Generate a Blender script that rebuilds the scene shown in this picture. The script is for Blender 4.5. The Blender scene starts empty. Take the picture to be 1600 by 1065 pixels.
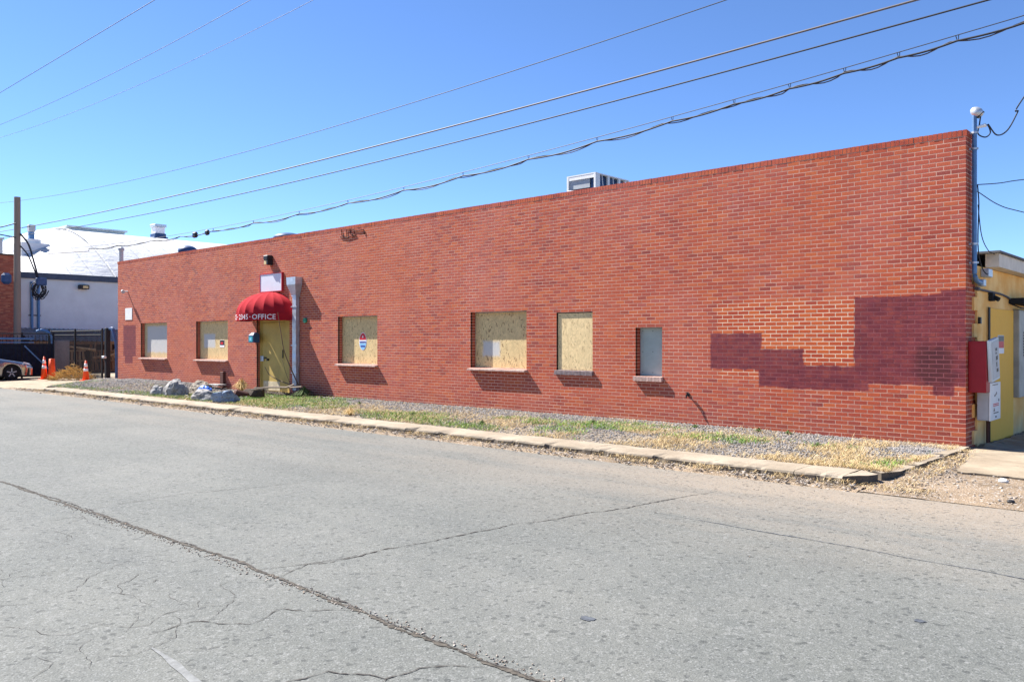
import bpy, bmesh, math, random
import numpy as np
from mathutils import Vector, Matrix, noise

random.seed(7)
rng = np.random.default_rng(7)
S = bpy.context.scene
COL = S.collection
rad = math.radians

# ------------------------------------------------------------ camera, sky, sun, exposure
cam_d = bpy.data.cameras.new("camera")
cam = bpy.data.objects.new("camera", cam_d)
COL.objects.link(cam)
cam.location = (3.25, -13.55, 1.566)
cam.rotation_euler = (rad(90), 0, math.atan2(.6741, .7387))
cam_d.sensor_width = 36
cam_d.lens = 36 * 1285 / 1600
cam_d.clip_end = 2000
S.camera = cam

SUN = Vector((-4.2, -1.05, 4.7)).normalized()      # towards the sun
W = bpy.data.worlds.new("World")
S.world = W
W.use_nodes = True
wn = W.node_tree
sky = wn.nodes.new('ShaderNodeTexSky')
sky.sky_type = 'NISHITA'
sky.sun_disc = False
sky.sun_elevation = math.asin(SUN.z)
sky.sun_rotation = math.atan2(SUN.x, SUN.y)
sky.altitude = 1600
sky.air_density = 0.8
sky.dust_density = 0.0
sky.ozone_density = 4.0
tint = wn.nodes.new('ShaderNodeMix'); tint.data_type = 'RGBA'; tint.blend_type = 'MULTIPLY'
tint.inputs[0].default_value = 1; tint.inputs[7].default_value = (.80, .93, 1.10, 1)
wn.links.new(sky.outputs[0], tint.inputs[6])
wn.links.new(tint.outputs[2], wn.nodes['Background'].inputs[0])
wn.nodes['Background'].inputs[1].default_value = 0.07
sd = bpy.data.lights.new("sun", 'SUN')
sd.energy = 5.0
sd.angle = rad(0.53)
sd.color = (1.0, .955, .9)
so = bpy.data.objects.new("sun", sd)
COL.objects.link(so)
so.rotation_euler = SUN.to_track_quat('Z', 'Y').to_euler()
S.view_settings.view_transform = 'Standard'
S.view_settings.look = 'None'
S.view_settings.gamma = 1
S.view_settings.use_curve_mapping = False
S.view_settings.exposure = 1.62


# ------------------------------------------------------------ material helpers
class G:
    """small node-graph helper"""
    def __init__(s, name):
        s.m = bpy.data.materials.new(name)
        s.m.use_nodes = True
        s.t = s.m.node_tree
        s.b = s.t.nodes['Principled BSDF']
        s.geo = None

    def n(s, typ, **kw):
        nd = s.t.nodes.new(typ)
        for k, v in kw.items():
            setattr(nd, k, v)
        return nd

    def put(s, sock, v):
        if isinstance(v, bpy.types.NodeSocket):
            s.t.links.new(v, sock)
        elif v is not None:
            sock.default_value = v if not (isinstance(v, tuple) and len(v) == 3 and sock.type == 'RGBA') else (*v, 1)

    def math(s, op, a, b=None, c=None, clamp=False):
        nd = s.n('ShaderNodeMath', operation=op, use_clamp=clamp)
        s.put(nd.inputs[0], a)
        if b is not None: s.put(nd.inputs[1], b)
        if c is not None: s.put(nd.inputs[2], c)
        return nd.outputs[0]

    def pos(s):
        if s.geo is None:
            s.geo = s.n('ShaderNodeNewGeometry')
        return s.geo.outputs['Position']

    def xyz(s, v=None):
        nd = s.n('ShaderNodeSeparateXYZ')
        s.put(nd.inputs[0], v or s.pos())
        return nd.outputs

    def comb(s, x, y, z):
        nd = s.n('ShaderNodeCombineXYZ')
        s.put(nd.inputs[0], x); s.put(nd.inputs[1], y); s.put(nd.inputs[2], z)
        return nd.outputs[0]

    def scale(s, v, sc):
        nd = s.n('ShaderNodeVectorMath', operation='MULTIPLY')
        s.put(nd.inputs[0], v); nd.inputs[1].default_value = sc
        return nd.outputs[0]

    def noise(s, scale, detail=3, rough=.55, vec=None, col=False, dist=0):
        nd = s.n('ShaderNodeTexNoise')
        s.put(nd.inputs['Vector'], vec or s.pos())
        nd.inputs['Scale'].default_value = scale
        nd.inputs['Detail'].default_value = detail
        nd.inputs['Roughness'].default_value = rough
        nd.inputs['Distortion'].default_value = dist
        return nd.outputs['Color' if col else 'Fac']

    def voro(s, scale, vec=None, feature='F1', out='Distance'):
        nd = s.n('ShaderNodeTexVoronoi', feature=feature)
        s.put(nd.inputs['Vector'], vec or s.pos())
        nd.inputs['Scale'].default_value = scale
        return nd.outputs[out]

    def ramp(s, f, stops, interp='LINEAR'):
        nd = s.n('ShaderNodeValToRGB')
        cr = nd.color_ramp
        cr.interpolation = interp
        while len(cr.elements) < len(stops):
            cr.elements.new(.5)
        for e, (p, c) in zip(cr.elements, stops):
            e.position = p
            e.color = (*c, 1) if isinstance(c, tuple) else (c, c, c, 1)
        s.put(nd.inputs[0], f)
        return nd.outputs[0]

    def step(s, f, a, b):
        nd = s.n('ShaderNodeMapRange', interpolation_type='SMOOTHSTEP')
        s.put(nd.inputs[0], f)
        nd.inputs[1].default_value = a
        nd.inputs[2].default_value = b
        return nd.outputs[0]

    def mix(s, f, a, b, mode='MIX'):
        nd = s.n('ShaderNodeMix', data_type='RGBA', blend_type=mode)
        s.put(nd.inputs[0], f)
        s.put(nd.inputs[6], a)
        s.put(nd.inputs[7], b)
        return nd.outputs[2]

    def bump(s, h, strength=.5, dist=.01):
        nd = s.n('ShaderNodeBump')
        nd.inputs['Strength'].default_value = strength
        nd.inputs['Distance'].default_value = dist
        s.put(nd.inputs['Height'], h)
        s.t.links.new(nd.outputs[0], s.b.inputs['Normal'])

    def set(s, col, rough=.8, metal=0, spec=.3):
        s.put(s.b.inputs['Base Color'], col)
        s.put(s.b.inputs['Roughness'], rough)
        s.put(s.b.inputs['Metallic'], metal)
        s.b.inputs['Specular IOR Level'].default_value = spec
        return s.m

    def boxmask(s, coords, rects, soft=.03, wob=.04):
        """union of soft-edged rectangles in the plane of two coordinates"""
        a, b = coords
        nz = s.noise(4.5, 3)
        off = s.math('MULTIPLY', s.math('SUBTRACT', nz, .5), wob * 2)
        a = s.math('ADD', a, off)
        b = s.math('ADD', b, off)
        res = None
        for (a0, a1, b0, b1) in rects:
            da = s.math('MINIMUM', s.math('SUBTRACT', a, a0), s.math('SUBTRACT', a1, a))
            db = s.math('MINIMUM', s.math('SUBTRACT', b, b0), s.math('SUBTRACT', b1, b))
            d = s.math('MINIMUM', da, db)
            res = d if res is None else s.math('MAXIMUM', res, d)
        return s.step(res, -soft, soft)


def simple(name, col, rough=.7, metal=0, var=.12, scale=6, bump=0, bscale=60, spec=.3):
    g = G(name)
    nz = g.noise(scale, 4)
    lo = tuple(c * (1 - var) for c in col)
    hi = tuple(min(1, c * (1 + var)) for c in col)
    c = g.ramp(nz, [(.3, lo), (.7, hi)])
    g.set(c, rough, metal, spec)
    if bump:
        g.bump(g.noise(bscale, 3), bump, .004)
    return g.m


CO, BL = .0677, .2032      # brick course height, brick pitch
PATCH = [(-4.20, -3.22, 1.06, 1.70), (-3.26, -2.47, .77, 1.43), (-2.6, -1.40, .765, 1.155), (-1.63, .004, .885, 2.27),
         (-.45, -.16, .74, .95), (-.35, .004, 2.2, 2.335), (-29.75, -28.62, .98, 2.17), (-29.6, -28.9, .70, 1.2)]
CLEAN = [(-4.05, -1.5, 1.13, 2.26), (-4.0, -3.2, .93, 1.1)]


def brick_cells(g):
    x, y, z = g.xyz()
    course = g.math('FLOOR', g.math('DIVIDE', z, CO))
    odd = g.math('FLOORED_MODULO', course, 2)
    bx = g.math('FLOOR', g.math('DIVIDE', g.math('ADD', g.math('SUBTRACT', x, y), g.math('MULTIPLY', odd, BL / 2)), BL))
    wn_ = g.n('ShaderNodeTexWhiteNoise', noise_dimensions='2D')
    g.put(wn_.inputs['Vector'], g.comb(bx, course, 0))
    return x, y, z, wn_.outputs['Value'], wn_.outputs['Color']


def paint_masks(g, x, y, z):
    front = g.math('LESS_THAN', y, .012)
    p = g.math('MULTIPLY', g.boxmask((x, z), PATCH, .016, .045), front)
    c = g.math('MULTIPLY', g.boxmask((x, z), CLEAN, .12, .1), front)
    return p, c


def mat_brick():
    g = G("red_brick")
    x, y, z, r, rc = brick_cells(g)
    base = g.ramp(r, [(0, (.22, .037, .026)), (.08, (.30, .049, .027)), (.35, (.36, .060, .027)), (.65, (.405, .073, .028)),
                      (.9, (.45, .100, .030)), (1, (.34, .075, .055))])
    # broad weathering: paler, pinker bloom high up and away from the corner; dirtier low down
    n1 = g.noise(.55, 5, .6)
    n2 = g.noise(2.2, 4, .6)
    bloom = g.math('MULTIPLY', g.step(n1, .42, .66), .35)
    base = g.mix(bloom, base, (.46, .125, .095))
    base = g.mix(g.math('MULTIPLY', g.step(n2, .5, .75), .35), base, (.25, .038, .03))
    warm = g.noise(.4, 3, .5)
    base = g.mix(g.math('MULTIPLY', g.step(warm, .45, .62), .3), base, (.46, .095, .028))
    streak = g.noise(1, 4, .6, vec=g.scale(g.pos(), (3.2, 1, .22)))
    base = g.mix(g.math('MULTIPLY', g.math('MULTIPLY', g.step(streak, .52, .7), g.step(z, 2.4, 4.6)), .38), base, (.20, .04, .035))
    low = g.math('SUBTRACT', 1, g.step(g.math('ADD', z, g.math('MULTIPLY', g.noise(2, 4), .5)), .25, .75))
    base = g.mix(g.math('MULTIPLY', low, .35), base, (.20, .052, .036))
    fine = g.noise(85, 3, .7)
    base = g.mix(g.step(fine, .45, .8), base, g.mix(.5, base, (.14, .03, .03)))
    speck = g.noise(40, 2, .5)
    base = g.mix(g.math('MULTIPLY', g.step(speck, .58, .75), .3), base, (.5, .2, .13))
    p, c = paint_masks(g, x, y, z)
    base = g.mix(g.math('MULTIPLY', c, .75), base, g.mix(r, (.37, .045, .012), (.50, .105, .02)))
    cov = g.math('MULTIPLY_ADD', g.step(g.noise(7, 5, .7), .35, .62), .25, .72)
    base = g.mix(g.math('MULTIPLY', p, cov), base, g.mix(r, (.105, .013, .023), (.150, .022, .034)))
    # dark scuffed smudge in the painted patch
    sx = g.math('DIVIDE', g.math('ADD', x, .42), .34)
    sz = g.math('DIVIDE', g.math('SUBTRACT', z, 1.18), .42)
    d = g.math('SQRT', g.math('ADD', g.math('MULTIPLY', sx, sx), g.math('MULTIPLY', sz, sz)))
    d = g.math('ADD', d, g.math('MULTIPLY', g.math('SUBTRACT', g.noise(4, 3), .5), 1.2))
    base = g.mix(g.math('MULTIPLY', g.math('SUBTRACT', 1, g.step(d, .45, 1.15)), g.math('MULTIPLY', p, .75)), base, (.045, .010, .013))
    g.set(base, .85)
    g.bump(g.noise(110, 4, .7), .45, .004)
    return g.m


def mat_mortar():
    g = G("mortar")
    x, y, z, r, rc = brick_cells(g)
    n1 = g.noise(1.2, 4)
    base = g.mix(g.step(n1, .35, .7), (.58, .36, .26), (.74, .51, .39))
    base = g.mix(g.noise(60, 2), base, (.42, .2, .14))
    p, c = paint_masks(g, x, y, z)
    base = g.mix(g.math('MULTIPLY', c, .8), base, (.80, .66, .46))
    base = g.mix(g.math('MULTIPLY', p, .9), base, (.20, .046, .062))
    g.set(base, .95)
    g.bump(g.noise(90, 3), .4, .004)
    return g.m


def mat_far_brick():
    g = G("far_brick")
    x, y, z, r, rc = brick_cells(g)
    base = g.ramp(r, [(0, (.25, .05, .03)), (.6, (.38, .09, .05)), (1, (.46, .16, .08))])
    fz = g.math('FRACT', g.math('DIVIDE', z, CO))
    j = g.math('LESS_THAN', fz, .16)
    base = g.mix(g.math('MULTIPLY', j, .8), base, (.45, .3, .22))
    g.set(base, .9)
    return g.m


def mat_asphalt():
    g = G("asphalt")
    x, y, z = g.xyz()
    big = g.noise(.35, 5, .6)
    mid = g.noise(2.5, 4, .6)
    base = g.mix(g.step(big, .35, .68), (.108, .113, .104), (.134, .137, .125))
    base = g.mix(g.math('MULTIPLY', g.step(mid, .45, .75), .25), base, (.072, .080, .08))
    lane = g.noise(1, 4, .55, vec=g.scale(g.pos(), (.06, 1.1, 1)))
    base = g.mix(g.math('MULTIPLY', g.step(lane, .42, .68), .35), base, (.082, .088, .085))
    # tan silt washed along the kerb and in front of the driveway
    silt = g.noise(.9, 5, .6, vec=g.scale(g.pos(), (.35, 1.6, 1)))
    edge = g.step(y, -8.3, -4.3)
    right = g.step(x, -9, 2.5)
    s_ = g.math('MULTIPLY', g.math('MULTIPLY', edge, g.step(silt, .30, .62)), g.math('MULTIPLY_ADD', right, .6, .3))
    base = g.mix(s_, base, (.215, .185, .148))
    s2 = g.math('MULTIPLY', g.step(y, -6.0, -4.6), g.math('MULTIPLY', g.step(x, -6.5, 1.0), .8))
    base = g.mix(s2, base, (.23, .19, .145))
    # exposed aggregate
    v = g.voro(110, out='Color')
    vx = g.xyz(v)[0]
    base = g.mix(g.math('MULTIPLY', g.step(vx, .78, .97), .4), base, (.24, .245, .24))
    base = g.mix(g.math('MULTIPLY', g.step(vx, .25, .05), .4), base, (.035, .038, .04))
    v2 = g.xyz(g.voro(33, out='Color'))[1]
    base = g.mix(g.math('MULTIPLY', g.step(v2, .92, .98), .2), base, (.26, .26, .25))
    base = g.mix(g.math('MULTIPLY', g.step(v2, .10, .03), .5), base, (.03, .033, .033))
    g.set(base, .88, 0, .25)
    h = g.math('ADD', g.voro(95), g.math('MULTIPLY', g.noise(30, 3), .8))
    g.bump(h, .35, .006)
    return g.m


def mat_concrete(name, a=(.225, .185, .135), b=(.315, .265, .20), dirt=.5):
    g = G(name)
    base = g.mix(g.step(g.noise(1.5, 5, .6), .35, .68), a, b)
    base = g.mix(g.math('MULTIPLY', g.step(g.noise(9, 4, .65), .52, .78), dirt), base, tuple(c * .5 for c in a))
    sp = g.noise(140, 2)
    base = g.mix(g.step(sp, .6, .8), base, (.40, .36, .3))
    # upright faces blended towards dark brown, varied by noise
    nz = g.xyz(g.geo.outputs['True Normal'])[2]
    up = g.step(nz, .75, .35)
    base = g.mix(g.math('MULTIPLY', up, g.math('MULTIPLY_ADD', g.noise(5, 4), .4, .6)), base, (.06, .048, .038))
    g.set(base, .92)
    g.bump(g.math('ADD', g.noise(120, 3), g.noise(18, 3)), .5, .008)
    return g.m


def mat_dirt(name="dirt", a=(.17, .125, .08), b=(.26, .195, .13)):
    g = G(name)
    base = g.mix(g.step(g.noise(1.3, 6, .65), .35, .65), a, b)
    base = g.mix(g.step(g.noise(22, 4, .7), .5, .78), base, (.16, .115, .08))
    v = g.xyz(g.voro(55, out='Color'))[0]
    base = g.mix(g.math('MULTIPLY', g.step(v, .85, .97), .7), base, (.46, .43, .4))
    base = g.mix(g.math('MULTIPLY', g.step(v, .12, .03), .7), base, (.09, .075, .06))
    g.set(base, .95)
    g.bump(g.math('ADD', g.noise(35, 5, .7), g.voro(55)), .7, .015)
    return g.m


def mat_osb(name, tint=(.52, .40, .19), flake=.6, whites=()):
    """painted strand board; whites = rectangles (x0,x1,z0,z1) of roller paint"""
    g = G(name)
    x, y, z = g.xyz()
    v = g.comb(g.math('MULTIPLY', x, 1.0), 0, g.math('MULTIPLY', z, .45))
    nz = g.n('ShaderNodeVectorMath', operation='ADD')
    g.put(nz.inputs[0], v)
    g.put(nz.inputs[1], g.scale(g.noise(3, 3, col=True), (.25, .25, .25)))
    vc = g.voro(38, vec=nz.outputs[0], out='Color')
    a = g.xyz(vc)[0]
    base = g.mix(a, tuple(c * .86 for c in tint), tuple(min(1, c * 1.16) for c in tint))
    b_ = g.xyz(g.voro(42, vec=nz.outputs[0], out='Color'))[1]
    base = g.mix(g.math('MULTIPLY', g.step(b_, .90, .94), flake), base, (.20, .12, .05))
    base = g.mix(g.math('MULTIPLY', g.step(g.noise(1.8, 3), .45, .7), .3), base, tuple(c * .8 for c in tint))
    if whites:
        w = g.boxmask((x, z), whites, .05, .06)
        base = g.mix(g.math('MULTIPLY', w, .85), base, (.46, .47, .47))
    g.set(base, .75)
    g.bump(a, .35, .003)
    return g.m


def mat_stucco():
    g = G("yellow_stucco")
    x, y, z = g.xyz()
    base = g.mix(g.step(g.noise(2.2, 5, .6), .35, .7), (.80, .43, .12), (.90, .60, .24))
    low = g.math('SUBTRACT', 1, g.step(g.math('ADD', z, g.math('MULTIPLY', g.noise(4, 4), .5)), .1, .62))
    base = g.mix(g.math('MULTIPLY', low, .55), base, (.42, .38, .26))
    base = g.mix(g.step(g.noise(12, 4, .7), .64, .8), base, (.20, .13, .05))
    g.set(base, .9)
    g.bump(g.noise(45, 4), .5, .008)
    return g.m


def mat_ply():
    g = G("yellow_plywood")
    v = g.scale(g.pos(), (1, 7, .7))
    base = g.mix(g.noise(5, 5, .65, vec=v), (.82, .39, .03), (.90, .53, .07))
    base = g.mix(g.math('MULTIPLY', g.step(g.noise(9, 4, .7, vec=v), .58, .75), .5), base, (.36, .20, .03))
    g.set(base, .7)
    g.bump(g.noise(20, 4, vec=v), .3, .004)
    return g.m


def mat_awning():
    g = G("red_canvas")
    base = g.mix(g.noise(1.6, 4), (.27, .010, .017), (.35, .018, .026))
    base = g.mix(g.math('MULTIPLY', g.step(g.noise(5, 4), .5, .8), .3), base, (.5, .05, .06))
    g.set(base, .9, 0, .08)
    g.bump(g.noise(260, 2), .15, .002)
    return g.m


def mat_stones(name, cols, per=30):
    g = G(name)
    v = g.voro(per, out='Color')
    r = g.xyz(v)[0]
    n = len(cols)
    base = g.ramp(r, [(i / (n - 1), c) for i, c in enumerate(cols)])
    base = g.mix(g.math('MULTIPLY', g.noise(120, 3), .45), base, (.2, .19, .18))
    g.set(base, .85)
    return g.m


def mat_rock(name, a, b):
    g = G(name)
    base = g.mix(g.step(g.noise(4, 5, .65), .35, .65), a, b)
    base = g.mix(g.step(g.noise(14, 4, .7), .5, .7), base, (.08, .075, .07))
    g.set(base, .85)
    g.bump(g.noise(22, 5, .7), .9, .02)
    return g.m


def mat_roofmem():
    g = G("white_membrane")
    x, y, z = g.xyz()
    base = g.mix(g.noise(.8, 4), (.40, .415, .43), (.50, .51, .52))
    rib = g.math('FRACT', g.math('DIVIDE', y, 1.15))
    base = g.mix(g.math('MULTIPLY', g.math('LESS_THAN', rib, .06), .5), base, (.22, .23, .26))
    g.set(base, .6)
    g.bump(g.noise(1.6, 4, .6, vec=g.scale(g.pos(), (1, 1, 3))), .35, .2)
    return g.m


def mat_carpaint():
    g = G("metallic_car_paint")
    g.set((.26, .27, .30), .2, .85, .5)
    g.b.inputs['Coat Weight'].default_value = .8
    return g.m


def mat_wood(name, a, b, axis=(6, 6, .5)):
    g = G(name)
    base = g.mix(g.noise(4, 5, .65, vec=g.scale(g.pos(), axis)), a, b)
    g.set(base, .85)
    g.bump(g.noise(12, 4, vec=g.scale(g.pos(), axis)), .4, .01)
    return g.m


def mat_blade(name, cols, rough=.8):
    g = G(name)
    at = g.n('ShaderNodeAttribute', attribute_name='shade')
    n = len(cols)
    base = g.ramp(at.outputs['Fac'], [(i / (n - 1), c) for i, c in enumerate(cols)])
    g.set(base, rough, 0, .2)
    return g.m


M = dict(
    brick=mat_brick(), mortar=mat_mortar(), farbrick=mat_far_brick(), asphalt=mat_asphalt(),
    curb=mat_concrete("kerb_concrete"), slab=mat_concrete("slab_concrete", (.22, .175, .12), (.32, .26, .185), .5),
    dirt=mat_dirt(), soil=mat_dirt("soil", (.12, .10, .075), (.21, .175, .13)),
    stucco=mat_stucco(), ply=mat_ply(), awning=mat_awning(), roofmem=mat_roofmem(), car=mat_carpaint(),
    gravel=mat_stones("grey_gravel", [(.06, .06, .062), (.14, .14, .145), (.22, .21, .20), (.27, .23, .20), (.36, .34, .32)]),
    sill=simple("sill_brick", (.40, .27, .23), .85, var=.3, scale=14, bump=.4),
    sill_grey=simple("grey_sill_brick", (.17, .13, .13), .85, var=.5, scale=16, bump=.4),
    galv=simple("galvanised_steel", (.50, .53, .57), .42, .6, var=.18, scale=7, bump=.2, bscale=9),
    white=simple("white_paint", (.74, .74, .72), .5, var=.06),
    grey=simple("grey_paint", (.42, .44, .45), .5, var=.1),
    darkgrey=simple("dark_metal", (.022, .024, .028), .7, 0, spec=.1),
    black=simple("black_plastic", (.02, .02, .022), .45),
    rubber=simple("black_rubber", (.018, .018, .02), .9, spec=.05),
    navy=simple("blue_painted_metal", (.035, .075, .17), .5, var=.2),
    bluegrey=simple("bluegrey_conduit", (.10, .20, .36), .45, .3, var=.15),
    signred=simple("red_frame_paint", (.42, .02, .03), .5),
    signface=simple("sun_faded_sign_face", (.60, .62, .66), .35, var=.05, scale=2),
    redbox=simple("red_enamel", (.30, .008, .014), .45, var=.08),
    letter=simple("white_lettering", (.80, .78, .78), .6, var=.04),
    teal=simple("teal_print", (.03, .33, .38), .5),
    green=simple("green_paint", (.03, .22, .13), .6),
    red=simple("red_print", (.55, .02, .03), .5),
    bluep=simple("pale_blue_print", (.22, .45, .68), .5),
    inkblue=simple("dark_blue_print", (.03, .05, .25), .5),
    orange=simple("cone_orange", (.85, .085, .012), .5, var=.08),
    reflect=simple("reflective_band", (.78, .78, .78), .4),
    door=simple("yellow_painted_door", (.46, .32, .085), .6, var=.12, scale=3),
    doorlow=simple("bare_scuffed_metal", (.50, .42, .27), .6, var=.25, scale=5),
    stem=simple("dry_stem", (.13, .085, .06), .8, var=.3),
    wire=simple("black_cable", (.022, .024, .03), .6),
    wiregrey=simple("weathered_cable", (.07, .07, .08), .6),
    wirelight=simple("bare_aluminium_cable", (.12, .105, .10), .6),
    pole=mat_wood("weathered_pole", (.20, .155, .12), (.33, .26, .20)),
    palew=simple("white_wall_paint", (.60, .66, .66), .8, var=.07, scale=1.5),
    eave=simple("slate_blue_fascia", (.055, .08, .12), .6, var=.2),
    corr=simple("corrugated_steel", (.25, .25, .26), .5, .4, var=.25),
    wood=mat_wood("old_timber", (.16, .085, .04), (.33, .20, .10), (2, 2, 6)),
    woodpale=mat_wood("pale_timber", (.36, .24, .12), (.52, .38, .22), (2, 2, 6)),
    glass=simple("dark_glass", (.02, .025, .035), .08, 0, spec=.8),
    lamp=simple("yellowed_lamp_lens", (.62, .47, .22), .3),
    stainc=simple("crack_filling", (.055, .05, .045), .95, var=.4, scale=20),
    crackbrown=simple("dirt_filled_joint", (.065, .057, .046), .95, var=.6, scale=25),
    oil=simple("oil_stain", (.062, .07, .082), .8, var=.4, scale=30),
    paintline=simple("worn_road_paint", (.15, .155, .152), .8, var=.25, scale=25),
    mulch=simple("dark_bark", (.05, .035, .025), .9, var=.5, scale=20, bump=.8),
    screen=simple("privacy_screen", (.016, .019, .034), .9, var=.3),
    roofdark=simple("roof_felt", (.12, .12, .125), .9),
    greypanel=simple("stained_grey_panel", (.36, .35, .30), .55, var=.25, scale=3),
    teal_board=simple("grey_green_board", (.36, .42, .39), .7, var=.12, scale=3),
    tarp=simple("blue_tarpaulin", (.02, .12, .50), .4, var=.2),
    litter=simple("white_litter", (.7, .7, .68), .6),
    brownpost=simple("rusty_brown_steel", (.09, .035, .025), .8),
    fascia=simple("cream_fascia_paint", (.66, .60, .50), .7, var=.12, scale=5),
    blade_g=mat_blade("green_grass_blades", [(.06, .13, .015), (.13, .26, .03), (.22, .36, .06), (.33, .42, .12)]),
    blade_d=mat_blade("dry_grass_blades", [(.26, .18, .08), (.45, .34, .17), (.58, .46, .26), (.44, .27, .12)]),
    weed=mat_blade("weed_leaves", [(.03, .05, .015), (.07, .11, .03), (.13, .18, .05)]),
    straw=mat_blade("golden_straw", [(.35, .22, .08), (.55, .38, .15), (.66, .48, .22)]),
)


# ------------------------------------------------------------ mesh helpers
def obj(name, bm, mat, parent=None, smooth=False):
    me = bpy.data.meshes.new(name)
    bm.to_mesh(me); bm.free()
    if isinstance(mat, (list, tuple)):
        for m in mat: me.materials.append(m)
    else:
        me.materials.append(mat)
    if smooth:
        for p in me.polygons: p.use_smooth = True
    return link(name, me, parent)


def link(name, me, parent=None):
    o = bpy.data.objects.new(name, me)
    COL.objects.link(o)
    if parent is not None:
        o.parent = parent
        # children are modelled in world space: cancel the parent's placement
        o.matrix_parent_inverse = parent.matrix_basis.inverted() if parent.parent is None else (parent.parent.matrix_basis @ parent.matrix_parent_inverse @ parent.matrix_basis).inverted() if False else wm(parent).inverted()
    return o


def wm(o):
    m = o.matrix_basis.copy()
    if o.parent is not None:
        m = wm(o.parent) @ o.matrix_parent_inverse @ m
    return m


def tag(o, label=None, cat=None, group=None, kind=None):
    if label: o['label'] = label
    if cat: o['category'] = cat
    if group: o['group'] = group
    if kind: o['kind'] = kind
    return o


def thing(name, label, cat, loc=(0, 0, 0), group=None, rz=0):
    o = bpy.data.objects.new(name, None)
    o.empty_display_size = .2
    COL.objects.link(o)
    o.location = loc
    o.rotation_euler = (0, 0, rz)
    return tag(o, label, cat, group)


def B():
    return bmesh.new()


def box(bm, x0, x1, y0, y1, z0, z1, mi=0, M_=None):
    co = [(x0, y0, z0), (x1, y0, z0), (x1, y1, z0), (x0, y1, z0), (x0, y0, z1), (x1, y0, z1), (x1, y1, z1), (x0, y1, z1)]
    v = [bm.verts.new(M_ @ Vector(c) if M_ else c) for c in co]
    fs = []
    for f in ((0, 3, 2, 1), (4, 5, 6, 7), (0, 1, 5, 4), (1, 2, 6, 5), (2, 3, 7, 6), (3, 0, 4, 7)):
        fc = bm.faces.new([v[i] for i in f]); fc.material_index = mi; fs.append(fc)
    return fs


def bbox(bm, *a, bev=.01, M_=None):
    fs = box(bm, *a, M_=M_)
    es = {e for f in fs for e in f.edges}
    bmesh.ops.bevel(bm, geom=list(es), offset=bev, segments=1, affect='EDGES')


def quad(bm, pts, mi=0):
    f = bm.faces.new([bm.verts.new(p) for p in pts]); f.material_index = mi
    return f


def cyl(bm, p0, p1, r0, r1=None, n=12, caps=True):
    r1 = r0 if r1 is None else r1
    p0, p1 = Vector(p0), Vector(p1)
    d = (p1 - p0)
    q = d.to_track_quat('Z', 'Y')
    a, b = [], []
    for i in range(n):
        t = 2 * math.pi * i / n
        u = q @ Vector((math.cos(t), math.sin(t), 0))
        a.append(bm.verts.new(p0 + u * r0)); b.append(bm.verts.new(p1 + u * r1))
    for i in range(n):
        j = (i + 1) % n
        bm.faces.new((a[i], a[j], b[j], b[i]))
    if caps:
        bm.faces.new(a[::-1]); bm.faces.new(b)


def tube(bm, pts, r, n=6, r1=None):
    pts = [Vector(p) for p in pts]
    rings = []
    m = len(pts)
    for k, p in enumerate(pts):
        d = (pts[min(k + 1, m - 1)] - pts[max(k - 1, 0)]).normalized()
        ref = Vector((0, 0, 1)) if abs(d.z) < .9 else Vector((1, 0, 0))
        u = d.cross(ref).normalized(); w = d.cross(u).normalized()
        rr = r if r1 is None else r + (r1 - r) * k / (m - 1)
        if hasattr(r, '__len__'): rr = r[k]
        rings.append([bm.verts.new(p + (u * math.cos(2 * math.pi * i / n) + w * math.sin(2 * math.pi * i / n)) * rr) for i in range(n)])
    for a, b in zip(rings, rings[1:]):
        for i in range(n):
            j = (i + 1) % n
            bm.faces.new((a[i], a[j], b[j], b[i]))
    bm.faces.new(rings[0][::-1]); bm.faces.new(rings[-1])


def spline(pts, n=8):
    """Catmull-Rom through points"""
    P = [Vector(p) for p in pts]
    P = [P[0] * 2 - P[1]] + P + [P[-1] * 2 - P[-2]]
    out = []
    for i in range(1, len(P) - 2):
        for k in range(n):
            t = k / n
            a, b, c, d = P[i - 1:i + 3]
            out.append(.5 * ((2 * b) + (c - a) * t + (2 * a - 5 * b + 4 * c - d) * t * t + (3 * b - a - 3 * c + d) * t ** 3))
    out.append(P[-2])
    return out


def lathe(bm, prof, c=(0, 0, 0), n=16):
    rings = []
    for r, z in prof:
        rings.append([bm.verts.new((c[0] + r * math.cos(2 * math.pi * i / n), c[1] + r * math.sin(2 * math.pi * i / n), c[2] + z)) for i in range(n)])
    for a, b in zip(rings, rings[1:]):
        for i in range(n):
            j = (i + 1) % n
            bm.faces.new((a[i], a[j], b[j], b[i]))
    bm.faces.new(rings[0][::-1]); bm.faces.new(rings[-1])


def npmesh(name, verts, faces, mat, parent=None, attr=None, smooth=False):
    """verts (N,3); faces (M,k) arrays -> object"""
    me = bpy.data.meshes.new(name)
    V_ = np.asarray(verts, dtype=np.float32); F_ = np.asarray(faces, dtype=np.int32)
    me.vertices.add(len(V_)); me.vertices.foreach_set('co', V_.ravel())
    k = F_.shape[1]
    me.loops.add(F_.size); me.loops.foreach_set('vertex_index', F_.ravel())
    me.polygons.add(len(F_)); me.polygons.foreach_set('loop_start', np.arange(0, F_.size, k, dtype=np.int32))
    me.polygons.foreach_set('use_smooth', np.full(len(F_), bool(smooth)))
    me.materials.append(mat)
    if attr is not None:
        a = me.attributes.new('shade', 'FLOAT', 'FACE')
        a.data.foreach_set('value', np.asarray(attr, dtype=np.float32))
    me.update(calc_edges=True)
    return link(name, me, parent)


def fbm(x, y, s=1.0, seed=0.0):
    return noise.fractal(Vector((x * s, y * s, seed)), 1.0, 2.0, 4)


# ------------------------------------------------------------ ground, road, kerb
ROADZ = -.12


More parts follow.
